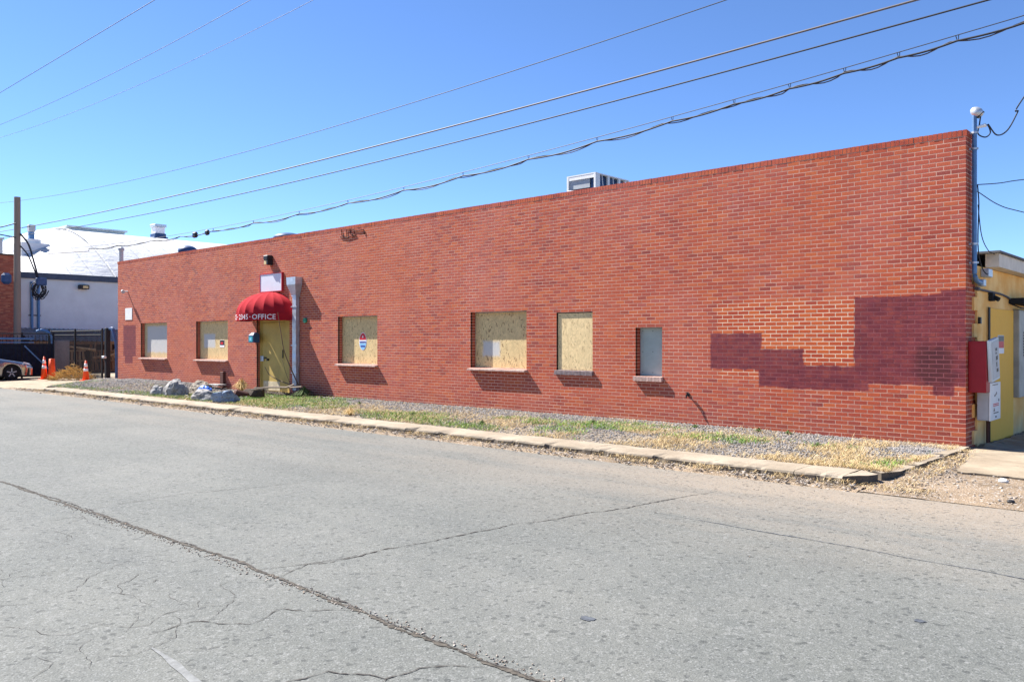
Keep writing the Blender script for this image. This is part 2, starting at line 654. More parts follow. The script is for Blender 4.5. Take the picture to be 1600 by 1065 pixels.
def grid(name, xs, ys, zf, mat, parent=None, keep=None):
    V_ = np.array([(x, y, zf(x, y)) for y in ys for x in xs])
    nx = len(xs)
    F_ = [(j * nx + i, j * nx + i + 1, (j + 1) * nx + i + 1, (j + 1) * nx + i) for j in range(len(ys) - 1) for i in range(nx - 1)
          if keep is None or keep((xs[i] + xs[i + 1]) / 2, (ys[j] + ys[j + 1]) / 2)]
    return npmesh(name, V_, F_, mat, parent, smooth=True)


bm = B(); quad(bm, [(-400, -400, -.32), (400, -400, -.32), (400, 400, -.32), (-400, 400, -.32)])
tag(obj('ground', bm, M['dirt']), 'bare brown earth beyond the street and the buildings', kind='structure')

road = grid('road', np.linspace(-70, 40, 111), np.concatenate([np.linspace(-30, -4.3, 60), [-4.15, -4.05]]),
            lambda x, y: ROADZ + .012 * fbm(x, y, .15, 3) + (.0 if y < -4.06 else -.004), M['asphalt'])
tag(road, 'grey worn asphalt street with cracks in front of the brick building', kind='structure')


def road_z(x, y):
    return ROADZ + .012 * fbm(x, y, .15, 3)


def ribbon(name, pts, w, mat, seed=0, lift=.004, jag=.5, parent=None, step=.02, wander=.012):
    """ragged flat strip following points on the road"""
    rr = random.Random(seed)
    P = [Vector((p[0], p[1])) for p in pts]
    out = []
    for a, b in zip(P, P[1:]):
        n = max(2, int((b - a).length / step))
        for k in range(n):
            out.append(a.lerp(b, k / n))
    out.append(P[-1])
    bm = B(); prev = None
    off = 0
    for i, p in enumerate(out):
        q = out[min(i + 1, len(out) - 1)]; o_ = out[max(i - 1, 0)]
        d = (q - o_).normalized(); nrm = Vector((-d.y, d.x))
        off = off * .85 + rr.uniform(-1, 1) * wander
        c = p + nrm * (off + .03 * noise.noise(Vector((p.x * 1.7, p.y * 1.7, seed))))
        t = i / len(out)
        taper = min(1, 8 * t, 8 * (1 - t)) * .8 + .2
        h = w * .5 * taper * (1 + jag * rr.uniform(-1, 1)) * (1.0 + .5 * noise.noise(Vector((p.x * 3, p.y * 3, 5))))
        h = max(h, w * .08)
        a = bm.verts.new((c.x + nrm.x * h, c.y + nrm.y * h, road_z(c.x, c.y) + lift))
        b = bm.verts.new((c.x - nrm.x * h, c.y - nrm.y * h, road_z(c.x, c.y) + lift))
        if prev: bm.faces.new((prev[0], a, b, prev[1]))
        prev = (a, b)
    o = obj(name, bm, mat, parent or road)
    return o


# long dirt-filled paving joint, the branching cracks, and the fine ones in the old lane
ribbon('paving_joint', [(-40, -10.35), (-20, -10.40), (-7.9, -10.40), (-5.4, -10.38), (-2.34, -10.33), (-.63, -10.43), (.58, -10.48), (3, -10.5), (12, -10.5)], .030, M['crackbrown'], 1, jag=.75, wander=.006)
ribbon('joint_crack', [(-30, -10.36), (-7.9, -10.38), (-5.4, -10.36), (-2.34, -10.32), (-.63, -10.41), (.58, -10.46), (3, -10.49)], .012, M['stainc'], 2, lift=.006, jag=.9, wander=.008)
CR = [
    ([(-2.2, -10.33), (-2.02, -9.9), (-1.99, -9.59), (-1.95, -8.9), (-1.84, -8.06), (-1.66, -7.3), (-1.52, -6.64), (-1.44, -5.9), (-1.31, -5.26)], .016),
    ([(-5.42, -10.29), (-5.47, -9.7), (-5.52, -9.2), (-5.3, -8.6), (-5.2, -8.0)], .010),
    ([(-1.9, -10.38), (-2.03, -10.0), (-2.0, -9.62)], .008),
    ([(.3, -10.5), (.05, -10.75), (.02, -10.95), (.2, -11.25), (.1, -11.6)], .012),
    ([(.05, -10.95), (-.25, -11.1), (-.3, -11.4)], .009),
    ([(.75, -10.52), (.6, -10.9), (.52, -11.3), (.3, -11.6)], .012),
    ([(-.95, -10.45), (-1.3, -10.7), (-1.2, -11.0), (-1.5, -11.2), (-1.45, -11.5)], .008),
]
rr = random.Random(11)
for k in range(60):
    x = rr.uniform(-8.5, -1.0); y = rr.uniform(-12.3, -10.55)
    a = rr.uniform(0, 2 * math.pi); pts = [(x, y)]
    for q in range(rr.randint(3, 7)):
        a += rr.uniform(-1.2, 1.2)
        l = rr.uniform(.06, .26)
        pts.append((pts[-1][0] + math.cos(a) * l, min(-10.5, pts[-1][1] + math.sin(a) * l * .8)))
    CR.append((pts, rr.uniform(.002, .0042)))
for i, (p, w) in enumerate(CR):
    ribbon('crack', p, w * .75, M['stainc'], 20 + i, jag=.85, step=.03)
ribbon('seam', [(-1.2, -6.6), (.6, -6.72), (2.0, -6.82), (5, -6.9)], .012, M['oil'], 80, jag=.5, wander=.003)
ribbon('paint_stripe', [(-1.25, -11.55), (-.6, -11.6), (1, -11.62)], .045, M['paintline'], 81, jag=.2, step=.08, wander=.002)


def stain(cx, cy, rx, ry, seed):
    bm = B()
    c = bm.verts.new((cx, cy, road_z(cx, cy) + .004)); ring = []
    for i in range(24):
        t = i / 24 * 2 * math.pi
        k = 1 + .5 * noise.noise(Vector((math.cos(t) * 2, math.sin(t) * 2, seed)))
        x, y = cx + rx * k * math.cos(t), cy + ry * k * math.sin(t)
        ring.append(bm.verts.new((x, y, road_z(x, y) + .004)))
    for i in range(24): bm.faces.new((c, ring[i], ring[(i + 1) % 24]))
    obj('oil_spot', bm, M['oil'], road)


stain(.227, -9.56, .05, .035, 1)
stain(1.73, -8.25, .032, .03, 2)

# --- kerb stones with worn edges
kerb = thing('kerb', None, None, (-14, -3.6, 0)); tag(kerb, 'long pale concrete kerb between the street and the gravel strip', kind='structure')
CURB_Y0, CURB_Y1 = -3.9, -3.28


def kerb_z(x):
    return -.075 * max(0., min(1., (-26.2 - x) / 2.2)) ** 1.3


def kerb_piece(x0, x1, seed):
    nx = max(4, int((x1 - x0) / .06))
    prof = [(-3.885, -.22), (-3.895, -.10), (-3.90, -.035), (-3.885, -.012), (-3.86, 0), (-3.6, .004), (-3.30, .002), (-3.28, -.01), (-3.28, -.1)]
    V_, F_ = [], []
    for i in range(nx + 1):
        x = x0 + (x1 - x0) * i / nx
        n1 = noise.noise(Vector((x * 2.1, seed, 0))); n2 = noise.noise(Vector((x * 9, seed, 4)))
        chip = max(0, noise.noise(Vector((x * 3.3, 1.7, 9))) - .12) * .22 + max(0, n2 - .25) * .05
        for j, (y, z) in enumerate(prof):
            dy = chip * (1.0 if j in (2, 3) else .6 if j in (1, 4) else .15 if j == 0 else 0)
            dz = -chip * (.5 if j in (3, 4) else 0)
            wob = .006 * noise.noise(Vector((x * 5, j * 3.1, seed)))
            V_.append((x, y + dy + wob, z + dz + wob + (kerb_z(x) if z > -.15 else 0) + .008 * n1))
    m = len(prof)
    for i in range(nx):
        for j in range(m - 1):
            F_.append((i * m + j, (i + 1) * m + j, (i + 1) * m + j + 1, i * m + j + 1))
    o = npmesh('kerb_stone', V_, F_, M['curb'], kerb)
    return o


xk = -28.3
seed = 0
while xk < -.45:
    x2 = min(xk + 3.04, -.36)
    kerb_piece(xk, x2 - .008, 0.0)
    xk = x2; seed += 1


def slab(name, poly, z0, z1, mat, parent, rough=.01, tilt=0):
    """irregular flat slab: polygon outline, subdivided edges with wobble"""
    pts = []
    for a, b in zip(poly, poly[1:] + poly[:1]):
        a, b = Vector(a), Vector(b)
        n = max(1, int((b - a).length / .08))
        for k in range(n):
            p = a.lerp(b, k / n)
            pts.append((p.x + rough * noise.noise(Vector((p.x * 7, p.y * 7, 1))) * 2, p.y + rough * noise.noise(Vector((p.x * 7, p.y * 7, 8))) * 2))
    bm = B()
    top = [bm.verts.new((x, y, z1 + tilt * (y + 2) + .006 * noise.noise(Vector((x * 6, y * 6, 3))))) for x, y in pts]
    bot = [bm.verts.new((x, y, z0)) for x, y in pts]
    bm.faces.new(top)
    n = len(pts)
    for i in range(n): bm.faces.new((bot[i], bot[(i + 1) % n], top[(i + 1) % n], top[i]))
    bmesh.ops.triangulate(bm, faces=[f for f in bm.faces if len(f.verts) > 4])
    return obj(name, bm, mat, parent)


# broken corner and the return along the driveway
slab('kerb_stone', [(-.355, -3.88), (-.16, -3.66), (-.10, -3.46), (-.3, -3.30), (-.355, -3.29)], -.25, -.004, M['curb'], kerb, .012)
slab('kerb_stone', [(-.09, -3.38), (.04, -3.10), (.055, -2.55), (-.14, -2.50), (-.22, -2.85), (-.28, -3.22)], -.25, .002, M['curb'], kerb, .014)
slab('kerb_stone', [(.055, -2.47), (.06, -1.2), (-.12, -1.24), (-.20, -1.9), (-.17, -2.44)], -.25, .006, M['curb'], kerb, .012)
slab('kerb_stone', [(.06, -1.16), (.065, -.06), (-.36, -.05), (-.30, -.5), (-.13, -1.14)], -.25, .008, M['curb'], kerb, .01)


# --- planted strip
def sstep(a, b, x):
    t = max(0., min(1., (x - a) / (b - a)))
    return t * t * (3 - 2 * t)


def strip_z(x, y):
    z = .14 * sstep(-20.8, -24.5, x) * sstep(-3.3, -1.2, y)
    z += .012 * fbm(x, y, .8, 2) + .006 * fbm(x, y, 4, 5)
    z += .035 * sstep(-3.3, -2.3, y) * sstep(-18, -14, x) * (1 - sstep(-4, -1, x))
    z += kerb_z(x) * sstep(-28, -30, x) if x < -28 else 0
    z -= .10 * sstep(-29.6, -31.6, x + (y + .6) * 1.05 * 0 - 0) if False else 0
    # left end slopes down to the alley
    e = (-31.6 + (-.6 - y) * 1.06) - x       # >0 beyond the edge
    z -= .22 * sstep(-.9, .25, e)
    return z - .012


def in_strip(x, y):
    return x > (-31.6 + (-.6 - y) * 1.06) - .2 and (x < -.2 or (y > -3.4 and x < -.02))


strip = grid('gravel_bed', np.linspace(-32.2, -.03, 300), np.linspace(-3.3, .3, 40), strip_z, M['soil'], keep=in_strip)
tag(strip, 'bed of soil and gravel between the kerb and the brick wall', kind='structure')

# gutter silt between kerb and asphalt
gut = grid('gutter_silt', np.linspace(-30, -.1, 400), np.linspace(-4.22, -3.86, 7),
           lambda x, y: ROADZ + .006 + .034 * max(0, (y + 4.14) / .26) * (.6 + .8 * noise.noise(Vector((x * 1.3, 0, 0)))) + .012 * noise.noise(Vector((x * 7, y * 14, 0)))
           - .02 * sstep(-4.12, -4.22, y), M['dirt'])
tag(gut, 'tan dirt and silt gathered in the gutter along the kerb', kind='structure')


# driveway on the right and side yard
def drive_z(x, y):
    t = sstep(-4.1, -2.4, y)
    z = ROADZ + .002 + .045 * t
    z -= .05 * sstep(.3, 3.2, y)
    z += .075 * sstep(.55, .02, x) * sstep(-3.5, -3.0, y) * (.75 + .5 * fbm(x, y, 3, 7))
    if y < -2.3: z += .01 * fbm(x, y, 1.5, 4) + .006 * fbm(x, y, 8, 1)
    return z


drv = grid('driveway', np.linspace(-.25, 14, 110), np.linspace(-4.12, 12, 130), lambda x, y: drive_z(x, y) - (.012 if y > -2.4 else 0), M['dirt'])
tag(drv, 'dirt driveway apron to the right of the brick corner', kind='structure')
pads = thing('concrete_pad', None, None, (2, 2, -.08)); tag(pads, 'worn concrete pad beside the yellow side wall', kind='structure')
for (poly, dz) in (([(.42, -2.25), (3.9, -2.22), (3.9, 1.2), (.12, 1.2), (.12, -.3), (.3, -1.1)], 0), ([(3.93, -2.2), (8, -2.2), (8, 1.2), (3.93, 1.2)], .004),
                   ([(.12, 1.23), (3.9, 1.23), (3.9, 6), (.12, 6)], -.002), ([(3.93, 1.23), (8, 1.23), (8, 6), (3.93, 6)], 0)):
    bm = B()
    n = 14
    (ax, ay), (bx_, by), (cx, cy) = poly[0], poly[1], poly[2]
    slab_pts = poly
    o = slab('slab', poly, -.3, -.062 + dz, M['slab'], pads, .03)
    for v in o.data.vertices:
        if v.co.z > -.2: v.co.z += drive_z(v.co.x, v.co.y) + .075
    bm.free()

# alley concrete at the left
al = grid('alley', np.linspace(-60, -27.6, 60), np.linspace(-4.06, 14, 60), lambda x, y: -.075 + .012 * fbm(x, y, .3, 3) - .042 * sstep(-3.5, -4.06, y), M['slab'],
          keep=lambda x, y: x < -30.4 or y < -.3)
tag(al, 'pale concrete alley entrance at the left end of the brick building', kind='structure')

# ------------------------------------------------------------ loose stuff: gravel, grass
ICO = None


def stones(name, pts, sizes, mat, flat=.7, parent=None):
    bm = B(); bmesh.ops.create_icosphere(bm, subdivisions=1, radius=1)
    bv = np.array([v.co[:] for v in bm.verts]); bf = np.array([[v.index for v in f.verts] for f in bm.faces]); bm.free()
    # cheaper: 12 verts, 20 triangles
    n = len(pts)
    ang = rng.uniform(0, 2 * np.pi, n)
    sc = np.stack([sizes * rng.uniform(.7, 1.3, n), sizes * rng.uniform(.7, 1.3, n), sizes * flat * rng.uniform(.6, 1.2, n)], 1)
    v = bv[None] * (1 + .22 * rng.uniform(-1, 1, (n, len(bv), 1))) * sc[:, None, :]
    tl = rng.uniform(-.5, .5, n)
    y1 = v[..., 1] * np.cos(tl)[:, None] - v[..., 2] * np.sin(tl)[:, None]
    z1 = v[..., 1] * np.sin(tl)[:, None] + v[..., 2] * np.cos(tl)[:, None]
    x2 = v[..., 0] * np.cos(ang)[:, None] - y1 * np.sin(ang)[:, None]
    y2 = v[..., 0] * np.sin(ang)[:, None] + y1 * np.cos(ang)[:, None]
    V_ = np.stack([x2, y2, z1], -1) + np.asarray(pts)[:, None, :]
    F_ = bf[None] + (np.arange(n) * len(bv))[:, None, None]
    return npmesh(name, V_.reshape(-1, 3), F_.reshape(-1, 3), mat, parent)


def scatter(n, x0, x1, y0, y1, dens, zf, near=True):
    out = []
    tries = 0
    while len(out) < n and tries < n * 8:
        tries += 1
        u = random.random()
        x = x0 + (x1 - x0) * (1 - (1 - u) ** 1.0) if not near else x1 - (x1 - x0) * (u ** 1.5)
        y = random.uniform(y0, y1)
        if random.random() < dens(x, y):
            out.append((x, y, zf(x, y)))
    return out


def nz01(x, y, s, seed):
    return .5 + .5 * fbm(x, y, s, seed) * 1.4


def d_gravel(x, y):
    if not in_strip(x, y): return 0
    near_wall = sstep(-2.5, -.9, y + .7 * fbm(x, 0, .25, 1))
    right = sstep(-1.2, -.4, x)
    g = near_wall * (1 - .7 * right * (y < -.9)) + .22
    if -20.8 < x < -14.5: g *= .18 + .8 * sstep(-.4, 0, -abs(x + 14.6) + .3)
    if x < -20.5: g = max(g, .95 * sstep(-3.3, -2.8, y))
    return g


gp = scatter(33000, -31.8, -.1, -3.25, -.02, d_gravel, lambda x, y: strip_z(x, y) + .006)
gs = np.array([random.uniform(.009, .021) * (1 + .02 * max(0, -x - 8)) for x, y, z in gp])
tag(stones('gravel', gp, gs, M['gravel']), 'loose grey gravel spread along the foot of the brick wall', 'gravel', kind='stuff')

dp = scatter(2600, -29, -.2, -4.25, -3.92, lambda x, y: sstep(-4.3, -3.95, y) * (.3 + .9 * (noise.noise(Vector((x * 1.2, 3, 0))) > -.1)), lambda x, y: ROADZ + .02 + .03 * (y + 4.2) / .3)
dp += [(x, y, drive_z(x, y) + .004) for x, y, z in scatter(1500, -.3, 6, -4.0, -.2, lambda x, y: .9 if (x < .55 + .3 * fbm(y, 0, 1, 2) and x > .02) else (.16 if y < -2.2 else .03) if x > .02 else (.8 if y < -3.5 else 0), lambda x, y: 0)]
ds_ = np.array([abs(random.gauss(0, .008)) + .005 for _ in dp])
M['debris'] = mat_stones("mixed_debris", [(.05, .04, .035), (.20, .14, .09), (.32, .26, .2), (.42, .38, .33), (.12, .1, .08)], 40)
tag(stones('grit', dp, ds_, M['debris']), 'dark grit and pebbles lying in the gutter and driveway edge', 'grit', kind='stuff')
# sparse crumbs on the road
jp = [(x, -10.4 + random.gauss(0, .03), road_z(x, -10.4) + .004) for x in np.random.default_rng(3).uniform(-6, 2.5, 900)]
jp += [(x, y, road_z(x, y) + .003) for x, y in zip(rng.uniform(-2.5, 5, 160), -4.3 - rng.exponential(.9, 160))]
tag(stones('road_grit', jp, np.array([random.uniform(.003, .008) for _ in jp]), M['debris']), 'tan crumbs of asphalt and grit lying along the paving joint', 'grit', kind='stuff')


def blades(name, roots, hmin, hmax, lean, w, mat, per=1, parent=None):
    V_, F_, A_ = [], [], []
    r = random.random
    for (x, y, z) in roots:
        for _ in range(per):
            a = r() * 6.283; h = hmin + (hmax - hmin) * r() ** 1.5
            l = lean * (0.3 + r()) * h
            ca, sa = math.cos(a), math.sin(a)
            bx_, by = x + (r() - .5) * .03, y + (r() - .5) * .03
            ww = w * (.6 + .8 * r())
            k = len(V_)
            V_ += [(bx_ - sa * ww, by + ca * ww, z), (bx_ + sa * ww, by - ca * ww, z),
                   (bx_ + ca * l * .45 + sa * ww * .7, by + sa * l * .45 - ca * ww * .7, z + h * .65), (bx_ + ca * l * .45 - sa * ww * .7, by + sa * l * .45 + ca * ww * .7, z + h * .65),
                   (bx_ + ca * l, by + sa * l, z + h)]
            s_ = r()
            F_ += [(k, k + 1, k + 2), (k, k + 2, k + 3), (k + 3, k + 2, k + 4)]
            A_ += [s_] * 3
    return npmesh(name, V_, F_, mat, parent, attr=A_)


def d_green(x, y):
    if not in_strip(x, y): return 0
    v = fbm(x, y, .55, 21)
    band = sstep(-3.3, -3.0, y) * (1 - sstep(-1.8, -.9, y))
    g = sstep(.02, .28, v) * band * .8
    if -20.3 < x < -14.2: g = max(g, .95 * sstep(.0, .2, fbm(x, y, .9, 3) + .35) * sstep(-3.25, -2.9, y) * (1 - .6 * sstep(-1.2, -.3, y)))
    for (cx, cy, rx, ry, k) in ((-17, -1.9, 2.6, 1.1, 1), (-14.5, -1.8, 1.6, .7, .9), (-9.8, -2.6, 1.6, .45, .7), (-7.9, -3.0, 1.3, .4, .8), (-5.5, -1.5, 1.2, .45, .9), (-5.3, -.9, .9, .3, .6), (-3.3, -1.9, .8, .35, .45), (-27, -3.0, 3.5, .3, .7)):
        q = ((x - cx) / rx) ** 2 + ((y - cy) / ry) ** 2
        g = max(g, k * sstep(1.5, .3, q + .7 * fbm(x, y, 2.2, 9)))
    if x < -20.5: g *= .35 + .5 * (y < -2.5)
    if x > -2.5: g *= .35
    return g


def d_dry(x, y):
    if not in_strip(x, y): return 0
    v = fbm(x, y, .6, 40)
    band = 1 - .85 * sstep(-1.7, -.9, y + .3 * fbm(x, 0, .5, 3))
    if x > -1.6: band = max(band, 1 - .7 * sstep(-.7, -.2, y))
    g = sstep(-.35, .25, v) * band
    if x < -20: g *= .3
    return g * (.55 + .45 * sstep(-9, -3, x))


blades_g = scatter(22000, -31, -.1, -3.24, -.1, d_green, strip_z)
tag(blades('green_grass', blades_g, .02, .065, .9, .0035, M['blade_g'], 2), 'short bright green grass growing in patches behind the kerb', 'grass', kind='stuff')
blades_d = scatter(21000, -31, -.05, -3.28, -.05, d_dry, strip_z)
tag(blades('dry_grass', blades_d, .015, .06, 2.2, .0026, M['blade_d'], 3), 'dead straw-coloured grass matted over the strip near the kerb', 'grass', kind='stuff')
gd = [(x, y, ROADZ + .03 + .04 * max(0, (y + 4.15) / .25)) for x, y, z in scatter(2200, -28.5, -.2, -4.12, -3.9, lambda x, y: 1. if noise.noise(Vector((x * 1.1, 9, 0))) > .05 else .18, lambda x, y: 0)]
gd += [(x, y, drive_z(x, y)) for x, y, z in scatter(900, -.35, .55, -3.95, -.1, lambda x, y: 1 if (x > .05 and x < .34) or y < -3.6 else 0, lambda x, y: 0, near=False)]
tag(blades('gutter_weeds', gd, .01, .045, 2., .0024, M['blade_d'], 3), 'dry weeds and stalks caught along the foot of the kerb', 'weeds', kind='stuff')


def weed(name, label, x, y, z, r, h, n, mat, cat='weed', group=None, w=.010, blade=1.3):
    root = thing(name, label, cat, (x, y, z), group)
    V_, F_, A_ = [], [], []
    for _ in range(n):
        a = random.uniform(0, 6.283); d = random.random() ** .6
        l = r * d; hh = h * random.uniform(.5, 1) * (1 - .5 * d)
        ca, sa = math.cos(a), math.sin(a); ww = w * random.uniform(.6, 1.3)
        k = len(V_)
        V_ += [(x - sa * ww * .4, y + ca * ww * .4, z), (x + sa * ww * .4, y - ca * ww * .4, z),
               (x + ca * l * .6 + sa * ww, y + sa * l * .6 - ca * ww, z + hh), (x + ca * l * .6 - sa * ww, y + sa * l * .6 + ca * ww, z + hh),
               (x + ca * l * blade, y + sa * l * blade, z + hh * (.9 - .5 * d))]
        F_ += [(k, k + 1, k + 2), (k, k + 2, k + 3), (k + 3, k + 2, k + 4)]
        A_ += [random.random()] * 3
    npmesh('leaves', V_, F_, mat, root, attr=A_)
    return root


weed('straw_tuft', 'golden dry grass tuft standing at the kerb right of the office door', -10.95, -3.05, -.01, .16, .22, 190, M['straw'], 'grass tuft', w=.003, blade=1.7)
WD = [(-12.95, -1.3, 'green weed in gravel below the gap between the third and fourth boarded windows'), (-9.8, -2.3, 'green weed with broad leaves in the middle of the strip under the big boarded window'),
      (-7.5, -2.6, 'green weed near the kerb below the tall narrow boarded window'), (-6.0, -1.15, 'green weed in gravel near the wall left of the small grey window'),
      (-4.2, -.55, 'green weed close to the wall right of the garden tap'), (-1.6, -1.55, 'spiky green weed in the dry grass near the brick corner'),
      (-3.1, -.35, 'small green weed at the foot of the maroon patched wall'), (-2.6, -.3, 'tiny green weed against the wall below the painted patch'), (-15.4, -.7, 'dark green weed against the wall in shade right of the downpipe')]
for i, (x, y, lb) in enumerate(WD):
    weed('weed', lb, x, y, strip_z(x, y), .09 if i != 5 else .14, .09, 40, M['weed'], group='green weeds in the gravel strip')

# ------------------------------------------------------------ the brick building
LX = -30.26
H = CO * 68           # 4.604
OPEN = [  # x0,x1,z0,z1,depth
    (-28.17, -25.99, .945, 2.25, .14), (-23.80, -21.65, .945, 2.25, .14), (-19.875, -18.04, -.3, 2.25, .13),
    (-15.63, -13.895, .945, 2.235, .14), (-10.426, -8.683, .935, 2.235, .145), (-7.833, -6.882, .962, 2.18, .03), (-5.833, -5.229, .897, 1.84, .15)]
OPEN = [(a, b, (round(c / CO) * CO if c > 0 else -.4), round(d / CO) * CO, e) for a, b, c, d, e in OPEN]
bld = thing('brick_building', 'long one-storey red brick building with boarded windows and a red office awning', 'building', (-15, 0, 0))

# mortar backing sheet with openings, 7 mm behind the brick faces
bm = B()
xs = sorted({LX, -.0009} | {v for o in OPEN for v in o[:2]})
for x0, x1 in zip(xs, xs[1:]):
    xm = (x0 + x1) / 2
    cuts = [(-.35, H)]
    for o in OPEN:
        if o[0] < xm < o[1]:
            cuts = [(-.35, o[2]), (o[3], H)] if o[2] > -.3 else [(o[3], H)]
    for z0, z1 in cuts:
        box(bm, x0, x1, .0009, .25, z0, z1)
box(bm, -.30, -.0009, .2501, .34, -.35, H)
box(bm, -.30, -.0009, .3401, .53, -.35, 2.4)
wall = obj('front_wall', bm, M['mortar'], bld)

meshes = {}


def brick_mesh(L, Hh=CO - .013, Dp=.055):
    key = (round(L, 3), round(Hh, 3), Dp)
    if key not in meshes:
        bm = B(); box(bm, 0, L, 0, Dp, 0, Hh)
        bmesh.ops.bevel(bm, geom=[e for e in bm.edges if all(v.co.y < .001 for v in e.verts)], offset=.001, segments=1, affect='EDGES')
        me = bpy.data.meshes.new('brick'); bm.to_mesh(me); bm.free(); me.materials.append(M['brick']); meshes[key] = me
    return meshes[key]


rest = []   # (x0,x1,y0,y1,z0,z1)
singles = []
for c in range(-4, 68):
    z0 = c * CO + .0065; z1 = z0 + CO - .013
    odd = c % 2
    x = -(BL / 2 if odd else 0.)
    edges = [0.] if not odd else [0., -BL / 2]
    while edges[-1] > LX: edges.append(edges[-1] - BL)
    if edges[-1] < LX: edges[-1] = LX if edges[-2] - LX > .05 else LX
    for b_, a_ in zip(edges, edges[1:]):
        segs = [(a_ + (.006 if a_ > LX else 0), b_ - (.006 if b_ < 0 else 0))]
        zc = (z0 + z1) / 2
        for o in OPEN:
            if o[2] - .001 < zc < o[3] + .001:
                ns = []
                for s0, s1 in segs:
                    if s1 <= o[0] or s0 >= o[1]: ns.append((s0, s1)); continue
                    if s0 < o[0] - .004: ns.append((s0, o[0]))
                    if s1 > o[1] + .004: ns.append((o[1], s1))
                segs = ns
        for s0, s1 in segs:
            jy = random.uniform(-.0010, .0003)
            it = (s0, s1, jy, .055, z0, z1)
            # the front face closest to the camera is at the right-hand corner
            if 0 <= c < 68 and s1 > -1.02: singles.append(it)
            else: rest.append(it)
singles.sort(key=lambda t: -t[1])
rest += singles[300:]
singles = singles[:300]
for (x0, x1, y0, y1, z0, z1) in singles:
    o = bpy.data.objects.new('brick', brick_mesh(x1 - x0))
    COL.objects.link(o)
    o.location = (x0, y0, z0)
    o.parent = wall
# return of the corner along the side (headers and stretchers, toothed lower down)
for c in range(-4, 68):
    z0 = c * CO + .0065; z1 = z0 + CO - .013
    top = .34 if (c > 35 or (c % 6) < 3) else .53
    e = [.0551, .0966] if c % 2 == 0 else [.0551, .1982]
    if c % 2: rest.append((-.06, 0, .0551, .1932, z0, z1))
    else: rest.append((-.06, 0, .0551, .0916, z0, z1))
    y = e[1] + .005
    while y < top - .03:
        y2 = min(y + .1932, top)
        rest.append((-.06, random.uniform(-.0004, .0010), y, y2, z0, z1))
        y = y2 + .010
# brick jambs inside the window and door recesses
for (a, b, c_, d, dep) in OPEN:
    if dep < .05: continue
    c0 = int(round(max(c_, -.27) / CO)); c1 = int(round(d / CO))
    for c in range(c0, c1):
        z0 = c * CO + .0065; z1 = z0 + CO - .013
        rest.append((a - .05, a + .0005, .0556, dep + .06, z0, z1))
        rest.append((b - .0005, b + .05, .0556, dep + .06, z0, z1))


def boxes_np(name, items, mat, parent):
    A = np.array(items)
    x0, x1, y0, y1, z0, z1 = A.T
    co = [(x0, y0, z0), (x1, y0, z0), (x1, y1, z0), (x0, y1, z0), (x0, y0, z1), (x1, y0, z1), (x1, y1, z1), (x0, y1, z1)]
    V_ = np.stack([np.stack(c, -1) for c in co], 1).reshape(-1, 3)
    f = np.array([(0, 3, 2, 1), (4, 5, 6, 7), (0, 1, 5, 4), (1, 2, 6, 5), (3, 0, 4, 7), (2, 3, 7, 6)])
    F_ = (f[None] + (np.arange(len(A)) * 8)[:, None, None]).reshape(-1, 4)
    return npmesh(name, V_, F_, mat, parent)


tag(boxes_np('brickwork', rest, M['brick'], wall), kind='stuff')
# rowlock coping
cap = []
x = 0.012
while x > LX - .01:
    cap.append((x - .0577, x, -.004 + random.uniform(-.003, .002), .35, H + .006, H + .096 + random.uniform(-.002, .002)))
    x -= .0677
tag(boxes_np('coping_bricks', cap, M['brick'], bld), kind='stuff')
bm = B(); box(bm, LX, -.001, .0015, .345, H, H + .088)
obj('coping_mortar', bm, M['mortar'], bld)

# left end wall, low roof behind the parapet, back
bm = B(); box(bm, LX, -.1, .25, .33, -.3, H); obj('parapet_back', bm, M['farbrick'], bld)
bm = B(); box(bm, LX, LX + .3, .33, 14, -.3, H - .25); obj('end_wall', bm, M['farbrick'], bld)
bm = B(); box(bm, LX + .3, -.05, .33, 14, 2.6, 2.72)
obj('roof', bm, M['roofdark'], bld)


def board(name, o, y, mat, parent, inset=.012, th=.012):
    bm = B(); box(bm, o[0] + inset, o[1] - inset, y, y + th, o[2] + .01, o[3] - inset)
    return obj(name, bm, mat, parent)


def frame(o, y, mat, parent, w=.05, d=.05):
    bm = B()
    x0, x1, z0, z1 = o[:4]
    box(bm, x0 + .001, x0 + w, y, y + d, z0 + .001, z1 - .001)
    box(bm, x1 - w, x1 - .001, y, y + d, z0 + .001, z1 - .001)
    box(bm, x0 + w, x1 - w, y, y + d, z1 - w, z1 - .001)
    box(bm, x0 + w, x1 - w, y, y + d, z0 + .001, z0 + w)
    return obj('window_frame', bm, mat, parent)


